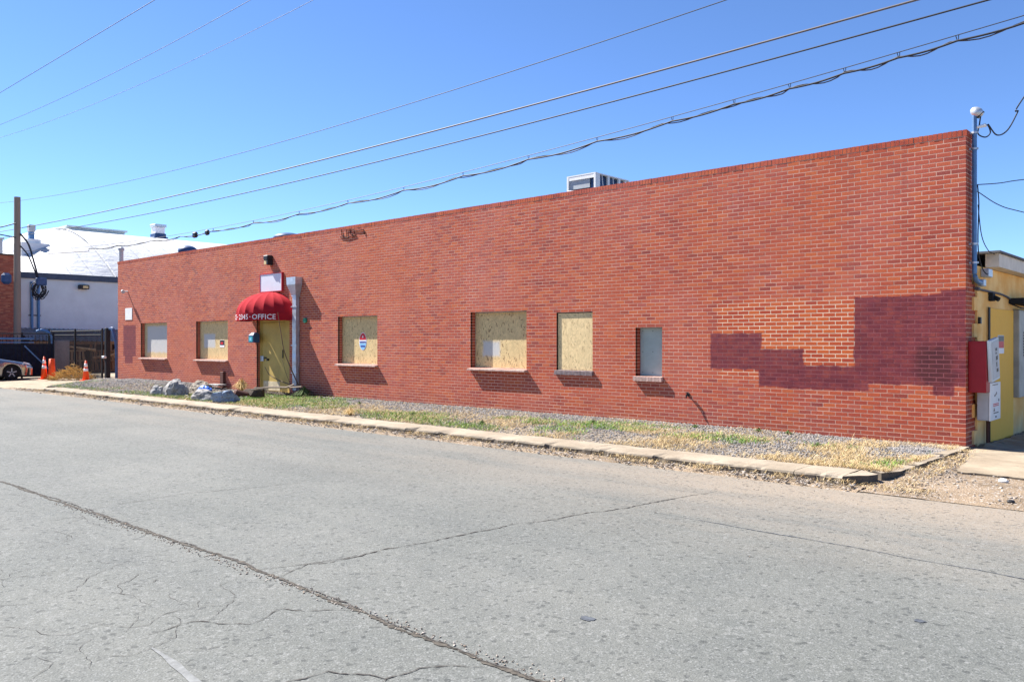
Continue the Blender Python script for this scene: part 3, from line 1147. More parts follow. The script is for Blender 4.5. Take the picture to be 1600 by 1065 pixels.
osb1 = mat_osb("board_blue_white", (.50, .40, .22), .3, [(-27.9, -26.1, 1.15, 2.12)])
osb2 = mat_osb("board_two_tone", (.58, .43, .21), .5, [(-23.5, -22.75, 1.35, 1.80)])
osb3 = mat_osb("board_plain", (.58, .43, .21), .7)
osb4 = mat_osb("board_wide", (.58, .43, .21), .8, [(-10.15, -9.62, 1.22, 1.56)])
osb5 = mat_osb("board_pale", (.64, .48, .25), .5)
specs = [(0, osb1, 'boarded window with bluish painted board'), (1, osb2, None), (3, osb3, None), (4, osb4, None), (5, osb5, None), (6, M['teal_board'], 'small window closed with a grey-green board')]
wins = []
for (k, mt, lb) in specs:
    o = OPEN[k]
    dep = o[4]
    bm = B(); box(bm, o[0] - .04, o[1] + .04, dep + .062, dep + .09, o[2] - .04, o[3] + .04)
    w = obj('window', bm, M['darkgrey'], bld)
    if lb: w['label'] = lb
    frame(o, dep + .014, M['darkgrey'] if k == 5 else M['grey'], w)
    board('board', o, dep, mt, w, .02)
    bm = B()
    for sx in (o[0] + .07, (o[0] + o[1]) / 2, o[1] - .07):
        for sz in (o[2] + .07, (o[2] + o[3]) / 2, o[3] - .07):
            cyl(bm, (sx, dep - .003, sz), (sx, dep + .001, sz), .009, n=6)
    obj('screws', bm, M['darkgrey'], w)['kind'] = 'stuff'
    wins.append(w)
    # sloping sill of bricks on edge, proud of the wall
    pr = {5: .055, 6: .065}.get(k, .105)
    bm = B()
    n = max(4, int((o[1] - o[0] + .05) / .0677))
    L = (o[1] - o[0] + .05)
    for i in range(n):
        a = o[0] - .025 + L * i / n + .003; b_ = o[0] - .025 + L * (i + 1) / n - .003
        j = random.uniform(-.002, .002)
        zt = o[2] + .004 + j; zf = o[2] - (.028 if k not in (5, 6) else .006) + j; zb = o[2] - .062
        yb = dep - .002 if dep > .05 else .02
        if k in (5, 6): zb = o[2] - .095
        v = [bm.verts.new(p) for p in ((a, -pr, zb), (b_, -pr, zb), (b_, -.001, zb), (a, -.001, zb), (a, -pr, zf), (b_, -pr, zf), (b_, yb, zt), (a, yb, zt))]
        for f in ((0, 3, 2, 1), (4, 5, 6, 7), (0, 1, 5, 4)): bm.faces.new([v[q] for q in f])
        if i == 0: bm.faces.new((v[3], v[0], v[4], v[7]))
        if i == n - 1: bm.faces.new((v[1], v[2], v[6], v[5]))
    # bed under the bricks so the joints are filled
    box(bm, o[0] - .02, o[1] + .02, -pr + .004, -.002, o[2] - .06, o[2] - .035)
    s_ = obj('sill', bm, M['sill_grey'] if k == 5 else M['sill'], w)
    s_['kind'] = 'stuff'


def plate(name, x0, x1, z0, z1, y, th, mat, parent):
    bm = B(); box(bm, x0, x1, y - th, y, z0, z1)
    return obj(name, bm, mat, parent)


def textmesh(body, size, font_scale=1.0):
    cu = bpy.data.curves.new('t', 'FONT'); cu.body = body; cu.size = size; cu.resolution_u = 2
    cu.extrude = .0
    o = bpy.data.objects.new('t', cu); COL.objects.link(o)
    dg = bpy.context.evaluated_depsgraph_get()
    me = bpy.data.meshes.new_from_object(o.evaluated_get(dg))
    bpy.data.objects.remove(o)
    return me


# NO TRESPASSING style notice on the second board: black over white with red lettering block
n2 = plate('warning_notice', -22.42, -22.13, 1.36, 1.60, OPEN[1][4] - .001, .004, M['letter'], wins[1])
plate('notice_panel', -22.41, -22.14, 1.43, 1.59, OPEN[1][4] - .006, .002, M['black'], wins[1])
plate('red_print', -22.36, -22.20, 1.455, 1.53, OPEN[1][4] - .009, .002, M['red'], wins[1])
# round-topped sticker on third board
bm = B()
cx, cz = -14.69, 1.555
y3 = OPEN[3][4] - .004


def pill(bm, cx, cz, hw, hh, y, z0=-1, z1=1, n=20):
    v = []
    for i in range(n * 2):
        t = math.pi * 2 * i / (n * 2)
        zz = max(z0, min(z1, math.sin(t)))
        v.append(bm.verts.new((cx + hw * math.cos(t) if abs(math.sin(t)) == abs(zz) else cx + hw * math.copysign(math.sqrt(1 - zz * zz), math.cos(t)), y, cz + hh * zz)))
    bmesh.ops.remove_doubles(bm, verts=v, dist=1e-4)
    v = [q for q in v if q.is_valid]
    bm.faces.new(v[::-1])


pill(bm, cx, cz, .16, .24, y3); st = obj('sticker', bm, M['letter'], wins[2])
bm = B(); pill(bm, cx, cz, .148, .225, y3 - .002, .18, 1); obj('sticker_top', bm, M['red'], wins[2])
bm = B(); pill(bm, cx, cz, .148, .225, y3 - .002, -1, -.22); obj('sticker_base', bm, M['bluep'], wins[2])
bm = B(); box(bm, cx - .14, cx + .14, y3 - .004, y3 - .002, cz - .035, cz + .0); box(bm, cx - .1, cx + .1, y3 - .004, y3 - .002, cz - .15, cz - .11)
obj('sticker_print', bm, M['inkblue'], wins[2])
bm = B(); v = [bm.verts.new(p) for p in ((cx - .035, y3 - .005, cz + .10), (cx + .035, y3 - .005, cz + .10), (cx, y3 - .005, cz + .17))]; bm.faces.new(v); obj('sticker_mark', bm, M['letter'], wins[2])

# ---- entrance door
oD = OPEN[2]
yd = oD[4]
door = obj('door_surround', (lambda b: (box(b, oD[0] + .002, oD[0] + .10, yd - .02, yd + .06, -.05, oD[3] - .002), box(b, -18.50, -18.042, yd - .008, yd + .04, -.05, oD[3] - .002),
                                      box(b, oD[0] + .10, -18.50, yd - .02, yd + .06, oD[3] - .09, oD[3] - .002), b)[-1])(B()), M['door'], bld)
bm = B(); bbox(bm, -19.765, -18.515, yd, yd + .045, .03, oD[3] - .10, bev=.004)
dl = obj('door', bm, M['door'], door)
bm = B(); bbox(bm, -19.62, -19.50, yd - .05, yd - .001, 1.02, 1.06, bev=.008); cyl(bm, (-19.40, yd - .06, .99), (-19.40, yd, .99), .035, n=10)
obj('door_handle', bm, M['black'], door)
plate('lower_panel', -19.68, -18.75, .05, .33, yd - .002, .008, M['doorlow'], door)
plate('latch_plate', -18.60, -18.56, 1.05, 1.30, yd - .010, .01, M['darkgrey'], door)
plate('door_cover_plate', -19.82, -19.64, .94, 1.10, yd - .021, .015, M['galv'], door)
bm = B(); box(bm, oD[0] + .002, oD[1] - .002, yd + .061, yd + .1, -.3, oD[3] + .02); obj('door_back', bm, M['darkgrey'], door)
bm = B(); bbox(bm, oD[0] + .005, oD[1] - .005, -.28, yd, -.2, .015, bev=.01); obj('threshold', bm, M['curb'], door)

# ---- awning
AX, AR, AP = -18.97, 1.17, 1.02      # centre on the wall, half width, projection


def aw(t, k=1.0):
    t = rad(t)
    return AX + AR * k * math.sin(t), -AP * k * math.cos(t)


awn = thing('awning', 'round red canvas awning reading OFFICE over the yellow door', 'awning', (AX, 0, 2.2))
NG = 11
for gi in range(NG):
    t0, t1 = -90 + 180 * gi / NG, -90 + 180 * (gi + 1) / NG
    V_, F_ = [], []
    nu, nv = 6, 14
    for j in range(nv + 1):
        ph = rad(90 * j / nv)
        k = math.cos(ph) * 1.0
        z = 2.385 + .665 * math.sin(ph)
        for i in range(nu + 1):
            s_ = i / nu
            t = t0 + (t1 - t0) * s_
            sag = 1 - .028 * math.sin(math.pi * s_) * math.cos(ph)
            x, y = aw(t, max(k, .02) * sag)
            V_.append((x, min(y, -.004), z - .010 * math.sin(math.pi * s_) * math.sin(ph)))
    for j in range(nv):
        for i in range(nu):
            a = j * (nu + 1) + i
            F_.append((a, a + 1, a + nu + 2, a + nu + 1))
    npmesh('canvas_panel', V_, F_, M['awning'], awn, smooth=True)
V_, F_ = [], []
for i in range(61):
    t = -90 + 3 * i
    x, y = aw(t); x2, y2 = aw(t, 1.004)
    V_ += [(x, min(y, -.004), 2.388), (x2, min(y2, -.004), 2.165 + .004 * math.sin(i * 1.3))]
F_ = [(2 * i, 2 * i + 1, 2 * i + 3, 2 * i + 2) for i in range(60)]
npmesh('valance', V_, F_, M['awning'], awn, smooth=True)
for gi in range(1, NG):
    t = -90 + 180 * gi / NG
    pts = []
    for j in range(13):
        ph = rad(88 * j / 12); x, y = aw(t, math.cos(ph) * .93)
        pts.append((x, min(y, -.01), 2.37 + .63 * math.sin(ph)))
    bm = B(); tube(bm, pts, .011, 5); obj('rib', bm, M['galv'], awn)
bm = B(); tube(bm, [(aw(t, .96)[0], min(aw(t, .96)[1], -.01), 2.30) for t in range(-90, 91, 6)], .010, 5); obj('hoop', bm, M['galv'], awn)


def arc_text(body, tc0, tc1, parent, z=2.20, hgt=.155):
    """lettering wrapped round the valance between two angles"""
    me = textmesh(body, 1.0)
    co = np.array([v.co[:] for v in me.vertices])
    x0, x1 = co[:, 0].min(), co[:, 0].max(); y0, y1 = 0.0, .73
    for v in me.vertices:
        s_ = (v.co.x - x0) / (x1 - x0); t = tc0 + (tc1 - tc0) * s_
        x, y = aw(t, 1.009)
        v.co = (x, y, z + (v.co.y - y0) / (y1 - y0) * hgt)
    me.materials.append(M['letter'])
    link('lettering', me, parent)


arc_text("OFFICE", 23, 60, awn)
arc_text("2345", -7, 15, awn)
arc_text("OFFICE", -53, -17, awn)
for t in (19, -12):
    x, y = aw(t, 1.009)
    bm = B(); cyl(bm, (x, y + .002, 2.27), (x * 1 + (x - AX) * .004, y - .004, 2.27), .017, n=10); obj('lettering_dot', bm, M['letter'], awn)

# ---- framed sign above
sg = thing('blank_sign', 'faded blank sign in a red frame above the awning', 'sign', (-19, 0, 3.3))
x0, x1, z0, z1 = -19.58, -18.34, 3.05, 3.62
f_ = .024
bm = B(); box(bm, x0, x1, -.075, -.002, z0, z0 + f_); box(bm, x0, x1, -.075, -.002, z1 - f_, z1); box(bm, x0, x0 + f_, -.075, -.002, z0 + f_, z1 - f_); box(bm, x1 - f_, x1, -.075, -.002, z0 + f_, z1 - f_)
obj('sign_frame', bm, M['signred'], sg)
bm = B(); box(bm, x0 + f_, x1 - f_, -.062, -.004, z0 + f_, z1 - f_); obj('sign_face', bm, M['signface'], sg)

# ---- wall lamp
wl = thing('wall_lamp', 'black wall lantern with amber lens above the blank sign', 'wall lamp', (-19.03, 0, 4.0))
bm = B(); bbox(bm, -19.17, -18.93, -.20, -.002, 4.02, 4.16, bev=.02); bbox(bm, -19.0, -18.93, -.19, -.004, 3.86, 4.019, bev=.01); obj('housing', bm, M['black'], wl)
bm = B(); bbox(bm, -19.155, -19.01, -.185, -.01, 3.87, 4.018, bev=.015); obj('lens', bm, M['lamp'], wl)

# ---- downpipe with rain hopper
dpz = thing('downpipe', 'dented galvanised downpipe with rain hopper right of the awning', 'downpipe', (-17.5, 0, 0))
bm = B()


def ring(bm, x0, x1, y0, y1, z): return [bm.verts.new(p) for p in ((x0, y0, z), (x1, y0, z), (x1, y1, z), (x0, y1, z))]


R_ = [ring(bm, -17.83, -17.36, -.24, -.004, 3.42), ring(bm, -17.82, -17.37, -.235, -.004, 3.20), ring(bm, -17.70, -17.48, -.15, -.004, 2.90), ring(bm, -17.70, -17.48, -.15, -.004, 2.86)]
for a, b in zip(R_, R_[1:]):
    for i in range(4): bm.faces.new((a[i], a[(i + 1) % 4], b[(i + 1) % 4], b[i]))
bm.faces.new(R_[-1]); 
R2 = ring(bm, -17.81, -17.38, -.22, -.02, 3.419); R3 = ring(bm, -17.80, -17.39, -.21, -.03, 3.25)
for a, b in ((R_[0], R2), (R2, R3)):
    for i in range(4): bm.faces.new((a[(i + 1) % 4], a[i], b[i], b[(i + 1) % 4]))
bm.faces.new(R3)
bmesh.ops.recalc_face_normals(bm, faces=bm.faces)
obj('hopper', bm, M['galv'], dpz)
bm = B(); prev = None
for i, z in enumerate(np.linspace(2.87, .12, 24)):
    w = .012 * noise.noise(Vector((0, 0, z * 2.5)))
    if 1.9 < z < 2.2 or .9 < z < 1.15: w += .012
    r = ring(bm, -17.685 + w, -17.50 + w, -.13 - w, -.015, z)
    if prev:
        for k in range(4): bm.faces.new((prev[k], prev[(k + 1) % 4], r[(k + 1) % 4], r[k]))
    prev = r
bmesh.ops.recalc_face_normals(bm, faces=bm.faces)
obj('pipe', bm, M['galv'], dpz)
for z in (2.55, 1.42, .62):
    bm = B(); box(bm, -17.74, -17.445, -.145, -.10, z, z + .03); obj('strap', bm, M['galv'], dpz)

# ---- mailbox
mb = thing('mailbox', 'small dark mailbox with teal front on the left door jamb', 'mailbox', (-19.85, 0, 1.6))
bm = B(); v0 = []
for x in (-19.98, -19.70):
    v0.append([bm.verts.new((x, y, z)) for y, z in ((-.22, 1.52), (-.004, 1.52), (-.004, 1.78), (-.10, 1.83), (-.22, 1.74))])
for i in range(5): bm.faces.new((v0[0][i], v0[1][i], v0[1][(i + 1) % 5], v0[0][(i + 1) % 5]))
bm.faces.new(v0[0][::-1]); bm.faces.new(v0[1]); bmesh.ops.recalc_face_normals(bm, faces=bm.faces)
obj('box', bm, M['navy'], mb)
bm = B(); box(bm, -19.96, -19.74, -.226, -.221, 1.54, 1.70); f = obj('front_label', bm, M['teal'], mb)
bm = B(); box(bm, -19.90, -19.80, -.2285, -.2262, 1.58, 1.66); obj('label_print', bm, M['bluep'], f)

# ---- small fittings on the wall
o = plate('blank_plate', -29.55, -28.93, 2.385, 2.84, -.002, .012, M['white'], None); tag(o, 'blank white plate screwed to the far left of the brick wall', 'plate')
fl = thing('security_light', 'small security light projecting from the far left of the wall', 'wall lamp', (-29.35, 0, 3.5))
bm = B(); cyl(bm, (-29.35, 0, 3.49), (-29.35, -.16, 3.49), .03, n=8); obj('arm', bm, M['white'], fl)
bm = B(); cyl(bm, (-29.40, -.18, 3.50), (-29.24, -.22, 3.46), .05, .07, n=10); obj('lamp_head', bm, M['grey'], fl)
tap = thing('garden_tap', 'outdoor tap sticking out of the brick wall right of the small window', 'tap', (-4.655, 0, .56))
bm = B(); cyl(bm, (-4.655, .0, .565), (-4.655, -.09, .565), .014, n=8); cyl(bm, (-4.655, -.075, .575), (-4.655, -.095, .51), .014, n=8); cyl(bm, (-4.655, -.004, .565), (-4.655, -.012, .565), .035, n=12); obj('spout', bm, M['darkgrey'], tap)
bm = B(); cyl(bm, (-4.655, -.06, .565), (-4.655, -.06, .60), .006, n=6); cyl(bm, (-4.655, -.06, .598), (-4.655, -.06, .61), .028, n=10); obj('tap_handle', bm, M['darkgrey'], tap)
bm = B(); cyl(bm, (-17.19, -.002, 2.16), (-17.19, -.05, 2.16), .075, n=14); o = obj('wall_vent', bm, M['green'], None); tag(o, 'small round green cap on the wall right of the downpipe', 'vent')
bm = B()
pts = [(-15.45, 4.62), (-15.42, 4.45), (-15.2, 4.40), (-15.22, 4.60), (-15.05, 4.60), (-15.02, 4.44), (-14.85, 4.46), (-14.88, 4.56), (-15.0, 4.57), (-14.7, 4.52), (-14.45, 4.53), (-14.43, 4.40)]
tube(bm, [(x, -.016, z) for x, z in pts], .010, 5); tube(bm, [(-15.5, -.016, 4.42), (-15.2, -.016, 4.37), (-14.8, -.016, 4.42)], .011, 5)
o = obj('old_cable_scraps', bm, M['rubber'], None); tag(o, 'tangle of black cable scraps fixed high on the wall near the coping', 'cable')

# ------------------------------------------------------------ side wall with yellow stucco (x = 0.05 plane)
an = thing('side_annex', 'yellow stucco side wall with low roof right of the brick corner', 'building', (0, 4, 0))
bm = B()
box(bm, -.295, -.012, .551, 9, -.35, 2.72)
obj('stucco_wall', bm, M['stucco'], an)
bm = B()
box(bm, -.012, .035, .345, 9, -.35, 2.0) if False else box(bm, -.011, .03, .535, 9, -.35, 2.715)
for k in range(-4, 36):       # the stucco runs up to the toothed bricks
    top = .34 if (k % 6) < 3 else .53
    if top < .5: box(bm, -.0115, .0295, .35, .534, k * CO, (k + 1) * CO - .0003)
obj('stucco_coat', bm, M['stucco'], an)
bm = B(); box(bm, .03, .22, 1.02, 9.3, 2.72, 2.93); obj('fascia', bm, M['fascia'], an)
bm = B(); box(bm, -2.5, .26, .9, 9.3, 2.931, 2.965); obj('roof_edge', bm, M['roofdark'], an)
bm = B()
V_ = []
bbox(bm, .031, .055, 1.25, 2.87, -.10, 2.09, bev=.003)
obj('plywood_sheet', bm, M['ply'], an)
bm = B(); box(bm, .031, .056, 1.19, 1.24, -.1, 2.1); obj('dark_gap_trim', bm, M['brownpost'], an)
pn = obj('grey_panel', (lambda b: (bbox(b, .031, .13, 2.95, 4.6, .58, 2.11, bev=.01), b)[-1])(B()), M['greypanel'], an)
bm = B()
for i in range(9): box(bm, .131, .15, 3.28, 4.2, 1.30 + .05 * i, 1.325 + .05 * i)
obj('louvre', bm, M['darkgrey'], pn)['kind'] = 'stuff'
# notice
ns = plate('warning_sign', 0, 1, 0, 1, 0, 0, M['letter'], None)
bpy.data.objects.remove(ns)
bm = B(); box(bm, .056, .060, 1.72, 2.14, 1.36, 1.66); ns = obj('warning_sign', bm, M['letter'], None); tag(ns, 'black, red and white notice stapled to the yellow plywood', 'sign')
bm = B(); box(bm, .0605, .0625, 1.74, 2.12, 1.56, 1.65); obj('sign_header', bm, M['black'], ns)
bm = B(); box(bm, .0605, .0625, 1.74, 2.12, 1.45, 1.559); obj('sign_panel', bm, M['red'], ns)
# red box, its open door, white meter cabinet
rb = thing('red_box', 'dark red metal box mounted on the side wall at the corner', 'box', (.1, .2, .8))
bm = B(); bbox(bm, .006, .245, .10, .33, .80, 1.565, bev=.006); obj('body', bm, M['redbox'], rb)
pc = thing('panel_door', 'tilted grey cabinet door with dark markings beside the red box', 'cabinet door', (.27, .3, .9))
Mx = Matrix.Translation((.255, .20, .955)) @ Matrix.Rotation(rad(9), 4, 'X') @ Matrix.Rotation(rad(-4), 4, 'Z')
bm = B(); box(bm, 0, .05, 0, .36, 0, .62, M_=Mx); obj('door_leaf', bm, M['palew'], pc)
bm = B(); box(bm, .051, .055, .03, .33, .03, .59, M_=Mx); obj('inner_face', bm, M['grey'], pc)
bm = B()
for (a, b, c_, d) in ((.18, .25, .44, .48), (.18, .22, .39, .42), (.19, .27, .30, .36), (.20, .23, .20, .27), (.20, .28, .12, .17)):
    box(bm, .056, .058, a, b, c_, d, M_=Mx)
obj('markings', bm, M['black'], pc)
wb = thing('meter_cabinet', 'white electrical cabinet with warning label low on the yellow wall', 'cabinet', (.15, .7, .37))
bm = B(); bbox(bm, .062, .225, .36, 1.00, .37, .93, bev=.008); obj('body', bm, M['grey'], wb)
bm = B(); bbox(bm, .2255, .242, .35, 1.01, .365, .935, bev=.005); dd = obj('cabinet_door', bm, M['white'], wb)
bm = B(); box(bm, .2425, .2445, 0.500, 0.850, 0.895, 0.908); box(bm, .2425, .2445, 0.620, 0.660, 0.720, 0.750); box(bm, .2425, .2445, 0.690, 0.710, 0.730, 0.770); box(bm, .2425, .2445, 0.740, 0.770, 0.750, 0.790); box(bm, .2425, .2445, 0.870, 0.920, 0.640, 0.680); box(bm, .2425, .2445, 0.570, 0.870, 0.465, 0.480); box(bm, .2425, .2445, 0.670, 0.750, 0.400, 0.425)
v = [bm.verts.new(p) for p in ((.2435, .55, .50), (.2435, .65, .50), (.2435, .60, .56))]; bm.faces.new(v)
obj('label_print', bm, M['black'], dd)
bm = B(); box(bm, .2425, .2445, 0.540, 0.890, 0.600, 0.615); box(bm, .2425, .2445, 0.540, 0.890, 0.575, 0.588); obj('red_label', bm, M['red'], dd)
bm = B()
for yy in (1.11, 1.16): tube(bm, [(.06, yy, 2.1), (.06, yy, 1.6), (.06, yy-.15, 1.3), (.09, yy-.25, .93)], .011, 6)
tag(obj('riser_cable', bm, M['black'], None), 'pair of dark cables running down the yellow wall behind the cabinets', 'cable')
bm = B(); cyl(bm, (.075, .95, .366), (.075, .95, -.09), .02, n=8); tag(obj('ground_pipe', bm, M['brownpost'], None), 'rusty pipe dropping from the white cabinet to the ground', 'pipe')
bm = B(); bbox(bm, .032, .10, 1.20, 1.36, 2.20, 2.33, bev=.01); cyl(bm, (.10, 1.28, 2.26), (.17, 1.26, 2.22), .035, n=10)
tag(obj('security_camera', bm, M['darkgrey'], None), 'small dark camera above the yellow plywood', 'camera')
bm = B(); tube(bm, spline([(.055, .46, 2.36), (.05, .7, 2.352), (.055, 1.3, 2.345), (.05, 1.9, 2.34), (.055, 2.4, 2.31), (.05, 2.7, 2.27)]), .017, 6); cyl(bm, (.05, .40, 2.36), (.05, .52, 2.36), .03, n=8)
tag(obj('wall_conduit', bm, M['wiregrey'], None), 'thin grey conduit running along the yellow wall to the flood light', 'conduit')
wf = thing('flood_light', 'flat black flood light above the grey side panel', 'wall lamp', (.1, 3.1, 2.25))
bm = B(); bbox(bm, .031, .26, 2.62, 4.0, 2.20, 2.30, bev=.012); obj('housing', bm, M['darkgrey'], wf)
bm = B()
for i in range(8): box(bm, .262, .27, 2.66 + i * .16, 2.78 + i * .16, 2.22, 2.285)
obj('lens', bm, M['glass'], wf)['kind'] = 'stuff'
bm = B(); tube(bm, [(.06, 2.64, 2.2), (.2, 2.7, 2.13), (.2, 3.9, 2.13)], .012, 5); obj('bracket', bm, M['black'], wf)
bm = B(); bbox(bm, .031, .07, .56, .63, 1.83, 1.93, bev=.006); tag(obj('junction_box', bm, M['black'], None), 'small black junction box beside the corner bricks', 'junction box')

# ---- service mast
ms = thing('service_mast', 'blue-grey electrical mast with weatherhead rising above the brick corner', 'mast', (.08, .19, 2.5))
bm = B(); tube(bm, [(.07, .19, 4.93), (.07, .19, 2.62)] + [(.07, .19 + .22 * (1 - math.cos(rad(a))), 2.62 - .16 * math.sin(rad(a))) for a in range(15, 91, 15)] + [(.07, .56, 2.455)], .034, 12); obj('conduit', bm, M['bluegrey'], ms)
bm = B(); bbox(bm, .02, .12, .55, .68, 2.40, 2.51, bev=.01); obj('elbow_box', bm, M['galv'], ms)
bm = B()
bmesh.ops.create_uvsphere(bm, u_segments=14, v_segments=8, radius=.085, matrix=Matrix.Translation((.10, .20, 4.98)) @ Matrix.Rotation(rad(35), 4, 'Y') @ Matrix.Diagonal((1.15, .9, .85, 1)))
obj('weatherhead', bm, M['galv'], ms, True)
bm = B(); cyl(bm, (.125, .21, 4.955), (.155, .215, 4.925), .062, n=12); obj('wire_entry', bm, M['black'], ms)
for z in (4.66, 4.42, 3.0, 2.72):
    bm = B(); cyl(bm, (.07, .19, z), (.07, .19, z + .03), .043, n=12); box(bm, -.02, .03, .165, .215, z, z + .028); box(bm, .1, .125, .18, .2, z, z + .028); obj('clamp', bm, M['galv'], ms)
bm = B(); cyl(bm, (.10, .19, 4.75), (.22, .22, 4.77), .02, .028, n=8); obj('insulator', bm, M['white'], ms)
bm = B(); tube(bm, spline([(.15, .21, 4.93), (.13, .22, 4.80), (.11, .23, 4.66), (.20, .26, 4.60), (.26, .28, 4.66), (.24, .25, 4.76), (.22, .22, 4.77)]), .010, 6)
obj('drip_loop', bm, M['wire'], ms)
bm = B(); tube(bm, spline([(.10, .24, 3.9), (.115, .25, 3.6), (.105, .24, 3.1), (.11, .3, 2.8), (.12, .55, 2.62), (.14, .8, 2.58)]), .009, 6); tube(bm, spline([(.11, .22, 3.6), (.14, .3, 3.15), (.16, .6, 2.95), (.16, 1.0, 2.92)]), .007, 6)
obj('loose_cable', bm, M['wire'], ms)
bm = B(); bbox(bm, .03, .15, .72, .95, 2.55, 2.68, bev=.01); tag(obj('telephone_box', bm, M['galv'], None), 'small metal telephone box where the mast meets the low roof', 'junction box')

# ------------------------------------------------------------ rooftop plant
ac = thing('rooftop_cooler', 'white rooftop air conditioner showing above the parapet', 'air conditioner', (-10.2, 4.8, 4))
ax0, ax1, ay0, ay1, az0, az1 = -10.745, -9.774, 4.0, 5.57, 4.70, 6.0
bm = B(); box(bm, ax0, ax1, ay0, ay1, az1, az1 + .03)
for x, y in ((ax0, ay0), (ax1 - .06, ay0), (ax0, ay1 - .06), (ax1 - .06, ay1 - .06)): box(bm, x, x + .06, y, y + .06, az0, az1)
for yy in (4.55, 5.05): box(bm, ax1 - .05, ax1, yy, yy + .09, az0, az1)
box(bm, ax0 + .06, ax1 - .06, ay0 + .005, ay0 + .03, az1 - .1, az1); box(bm, ax0 + .06, ax1 - .06, ay0 + .005, ay0 + .03, az0, az0 + .5)
box(bm, ax1 - .03, ax1 - .003, ay0 + .06, ay0 + .20, az0, az1)
obj('casing', bm, M['white'], ac)
bm = B(); box(bm, ax0 + .08, ax1 - .10, ay0 + .08, ay1 - .08, az0, az1 - .02); obj('coil', bm, M['navy'], ac)
bm = B(); quad(bm, [(ax0 - .05, ay0 - .16, az1 - 1.05), (ax1 - .22, ay0 - .16, az1 - 1.05), (ax1 - .22, ay0 - .002, az1 - .42), (ax0 + .02, ay0 - .002, az1 - .35)])
quad(bm, [(ax1 - .22, ay0 - .16, az1 - 1.05), (ax1 - .22, ay0 + .05, az1 - 1.05), (ax1 - .22, ay0 - .002, az1 - .42)][:3]); obj('hood', bm, M['white'], ac)
bm = B(); box(bm, ax0 + .06, ax1 - .22, ay0 + .035, ay0 + .05, az1 - .34, az1 - .1); obj('intake_screen', bm, M['grey'], ac)
bm = B(); cyl(bm, (ax1 - .12, ay0 - .06, az0 + .55), (ax1 - .12, ay0 + .05, az0 + .55), .16, n=16); obj('blower_collar', bm, M['galv'], ac)
bm = B(); tube(bm, [(ax1 - .01, 4.3, az1 - .02), (ax1 - .01, 4.5, az0)], .012, 5); tube(bm, [(ax1 - .01, 4.8, az1 - .02), (ax1 - .01, 5.0, az0)], .012, 5); obj('brace', bm, M['white'], ac)
bm = B()
for x, y in ((ax0 + .05, ay0 + .05), (ax1 - .05, ay0 + .05), (ax0 + .05, ay1 - .05), (ax1 - .05, ay1 - .05)): cyl(bm, (x, y, 2.72), (x, y, az0), .04, n=8)
obj('stand', bm, M['galv'], ac)


def dome_vent(x, y, z, r, lab, sc=(1, 1, .55)):
    t = thing('roof_ventilator', lab, 'roof vent', (x, y, 2.7))
    bm = B(); cyl(bm, (x, y, 2.72), (x, y, z), r * .6, n=12); obj('neck', bm, M['galv'], t)
    bm = B(); bmesh.ops.create_uvsphere(bm, u_segments=16, v_segments=8, radius=r, matrix=Matrix.Translation((x, y, z)) @ Matrix.Diagonal((*sc, 1)))
    obj('cap', bm, M['navy'], t, True)


dome_vent(-32.4 + 3.5, 2.2, 5.20, .38, 'dark domed roof vent above the far left of the parapet', (1, 1, .6))
dome_vent(-22.2, 2.6, 5.20, .52, 'flat dark roof vent showing left of the cable scraps', (1, 1, .35))
vp = thing('vent_pipe', 'grey vent pipe with cap rising at the left end of the parapet', 'vent pipe', (-30.0, .9, 4))
bm = B(); cyl(bm, (-32.15, .9, -.1), (-32.15, .9, 5.40), .085, n=12); obj('pipe', bm, M['grey'], vp)
bm = B(); cyl(bm, (-32.15, .9, 5.36), (-32.15, .9, 5.46), .12, n=12); cyl(bm, (-32.15, .9, 5.46), (-32.15, .9, 5.52), .12, .04, n=12); obj('cap', bm, M['grey'], vp)
vb = obj('roof_box', (lambda b: (bbox(b, -25.9, -24.6, 7.0, 7.8, 5.6, 6.02, bev=.02), bbox(b, -25.7, -25.5, 7.2, 7.4, 2.7, 5.6, bev=.01), b)[-1])(B()), M['white'], None); tag(vb, 'low white roof box far behind the parapet left of the dark vent', 'roof box')

# ------------------------------------------------------------ white building with barrel roof beyond the alley
wb_ = thing('warehouse', 'white warehouse with curved bright roof beyond the alley', 'building', (-50, 8, 0))
WX = -45.0
bm = B(); box(bm, WX - 21, WX, .35, 40, -.1, 4.88); obj('wall', bm, M['palew'], wb_)
bm = B(); box(bm, WX + .003, WX + .12, .35, 40, 4.881, 5.20); box(bm, WX - 20, WX, .2, .347, 4.881, 5.20); obj('eave_fascia', bm, M['eave'], wb_)
# barrel (axis along y) from y=5.9, and the curved hipped end in front of it
XC, HS, RI = WX - 10.3, 10.3, 3.62
V_, F_ = [], []
ny, nx = 24, 32
ysr = np.linspace(5.9, 40, ny)
for y in ysr:
    for i in range(nx + 1):
        a = -1 + 2 * i / nx
        V_.append((XC + HS * a, y, 5.2 + RI * (1 - a * a)))
for j in range(ny - 1):
    for i in range(nx):
        k = j * (nx + 1) + i; F_.append((k, k + 1, k + nx + 2, k + nx + 1))
npmesh('barrel_roof', V_, F_, M['roofmem'], wb_, smooth=True)
V_, F_ = [], []
ny = 24
for j in range(ny + 1):
    s_ = j / ny
    y = 5.9 - 5.0 * s_
    hh = (1 - s_ * s_) ** .9
    for i in range(nx + 1):
        a = -1 + 2 * i / nx
        z = 5.2 + RI * (1 - a * a) * hh - .03 + .05 * noise.noise(Vector((a * 8, y, 0)))
        V_.append((XC + HS * a, y + .01, z))
for j in range(ny):
    for i in range(nx):
        k = j * (nx + 1) + i; F_.append((k + 1, k, k + nx + 1, k + nx + 2))
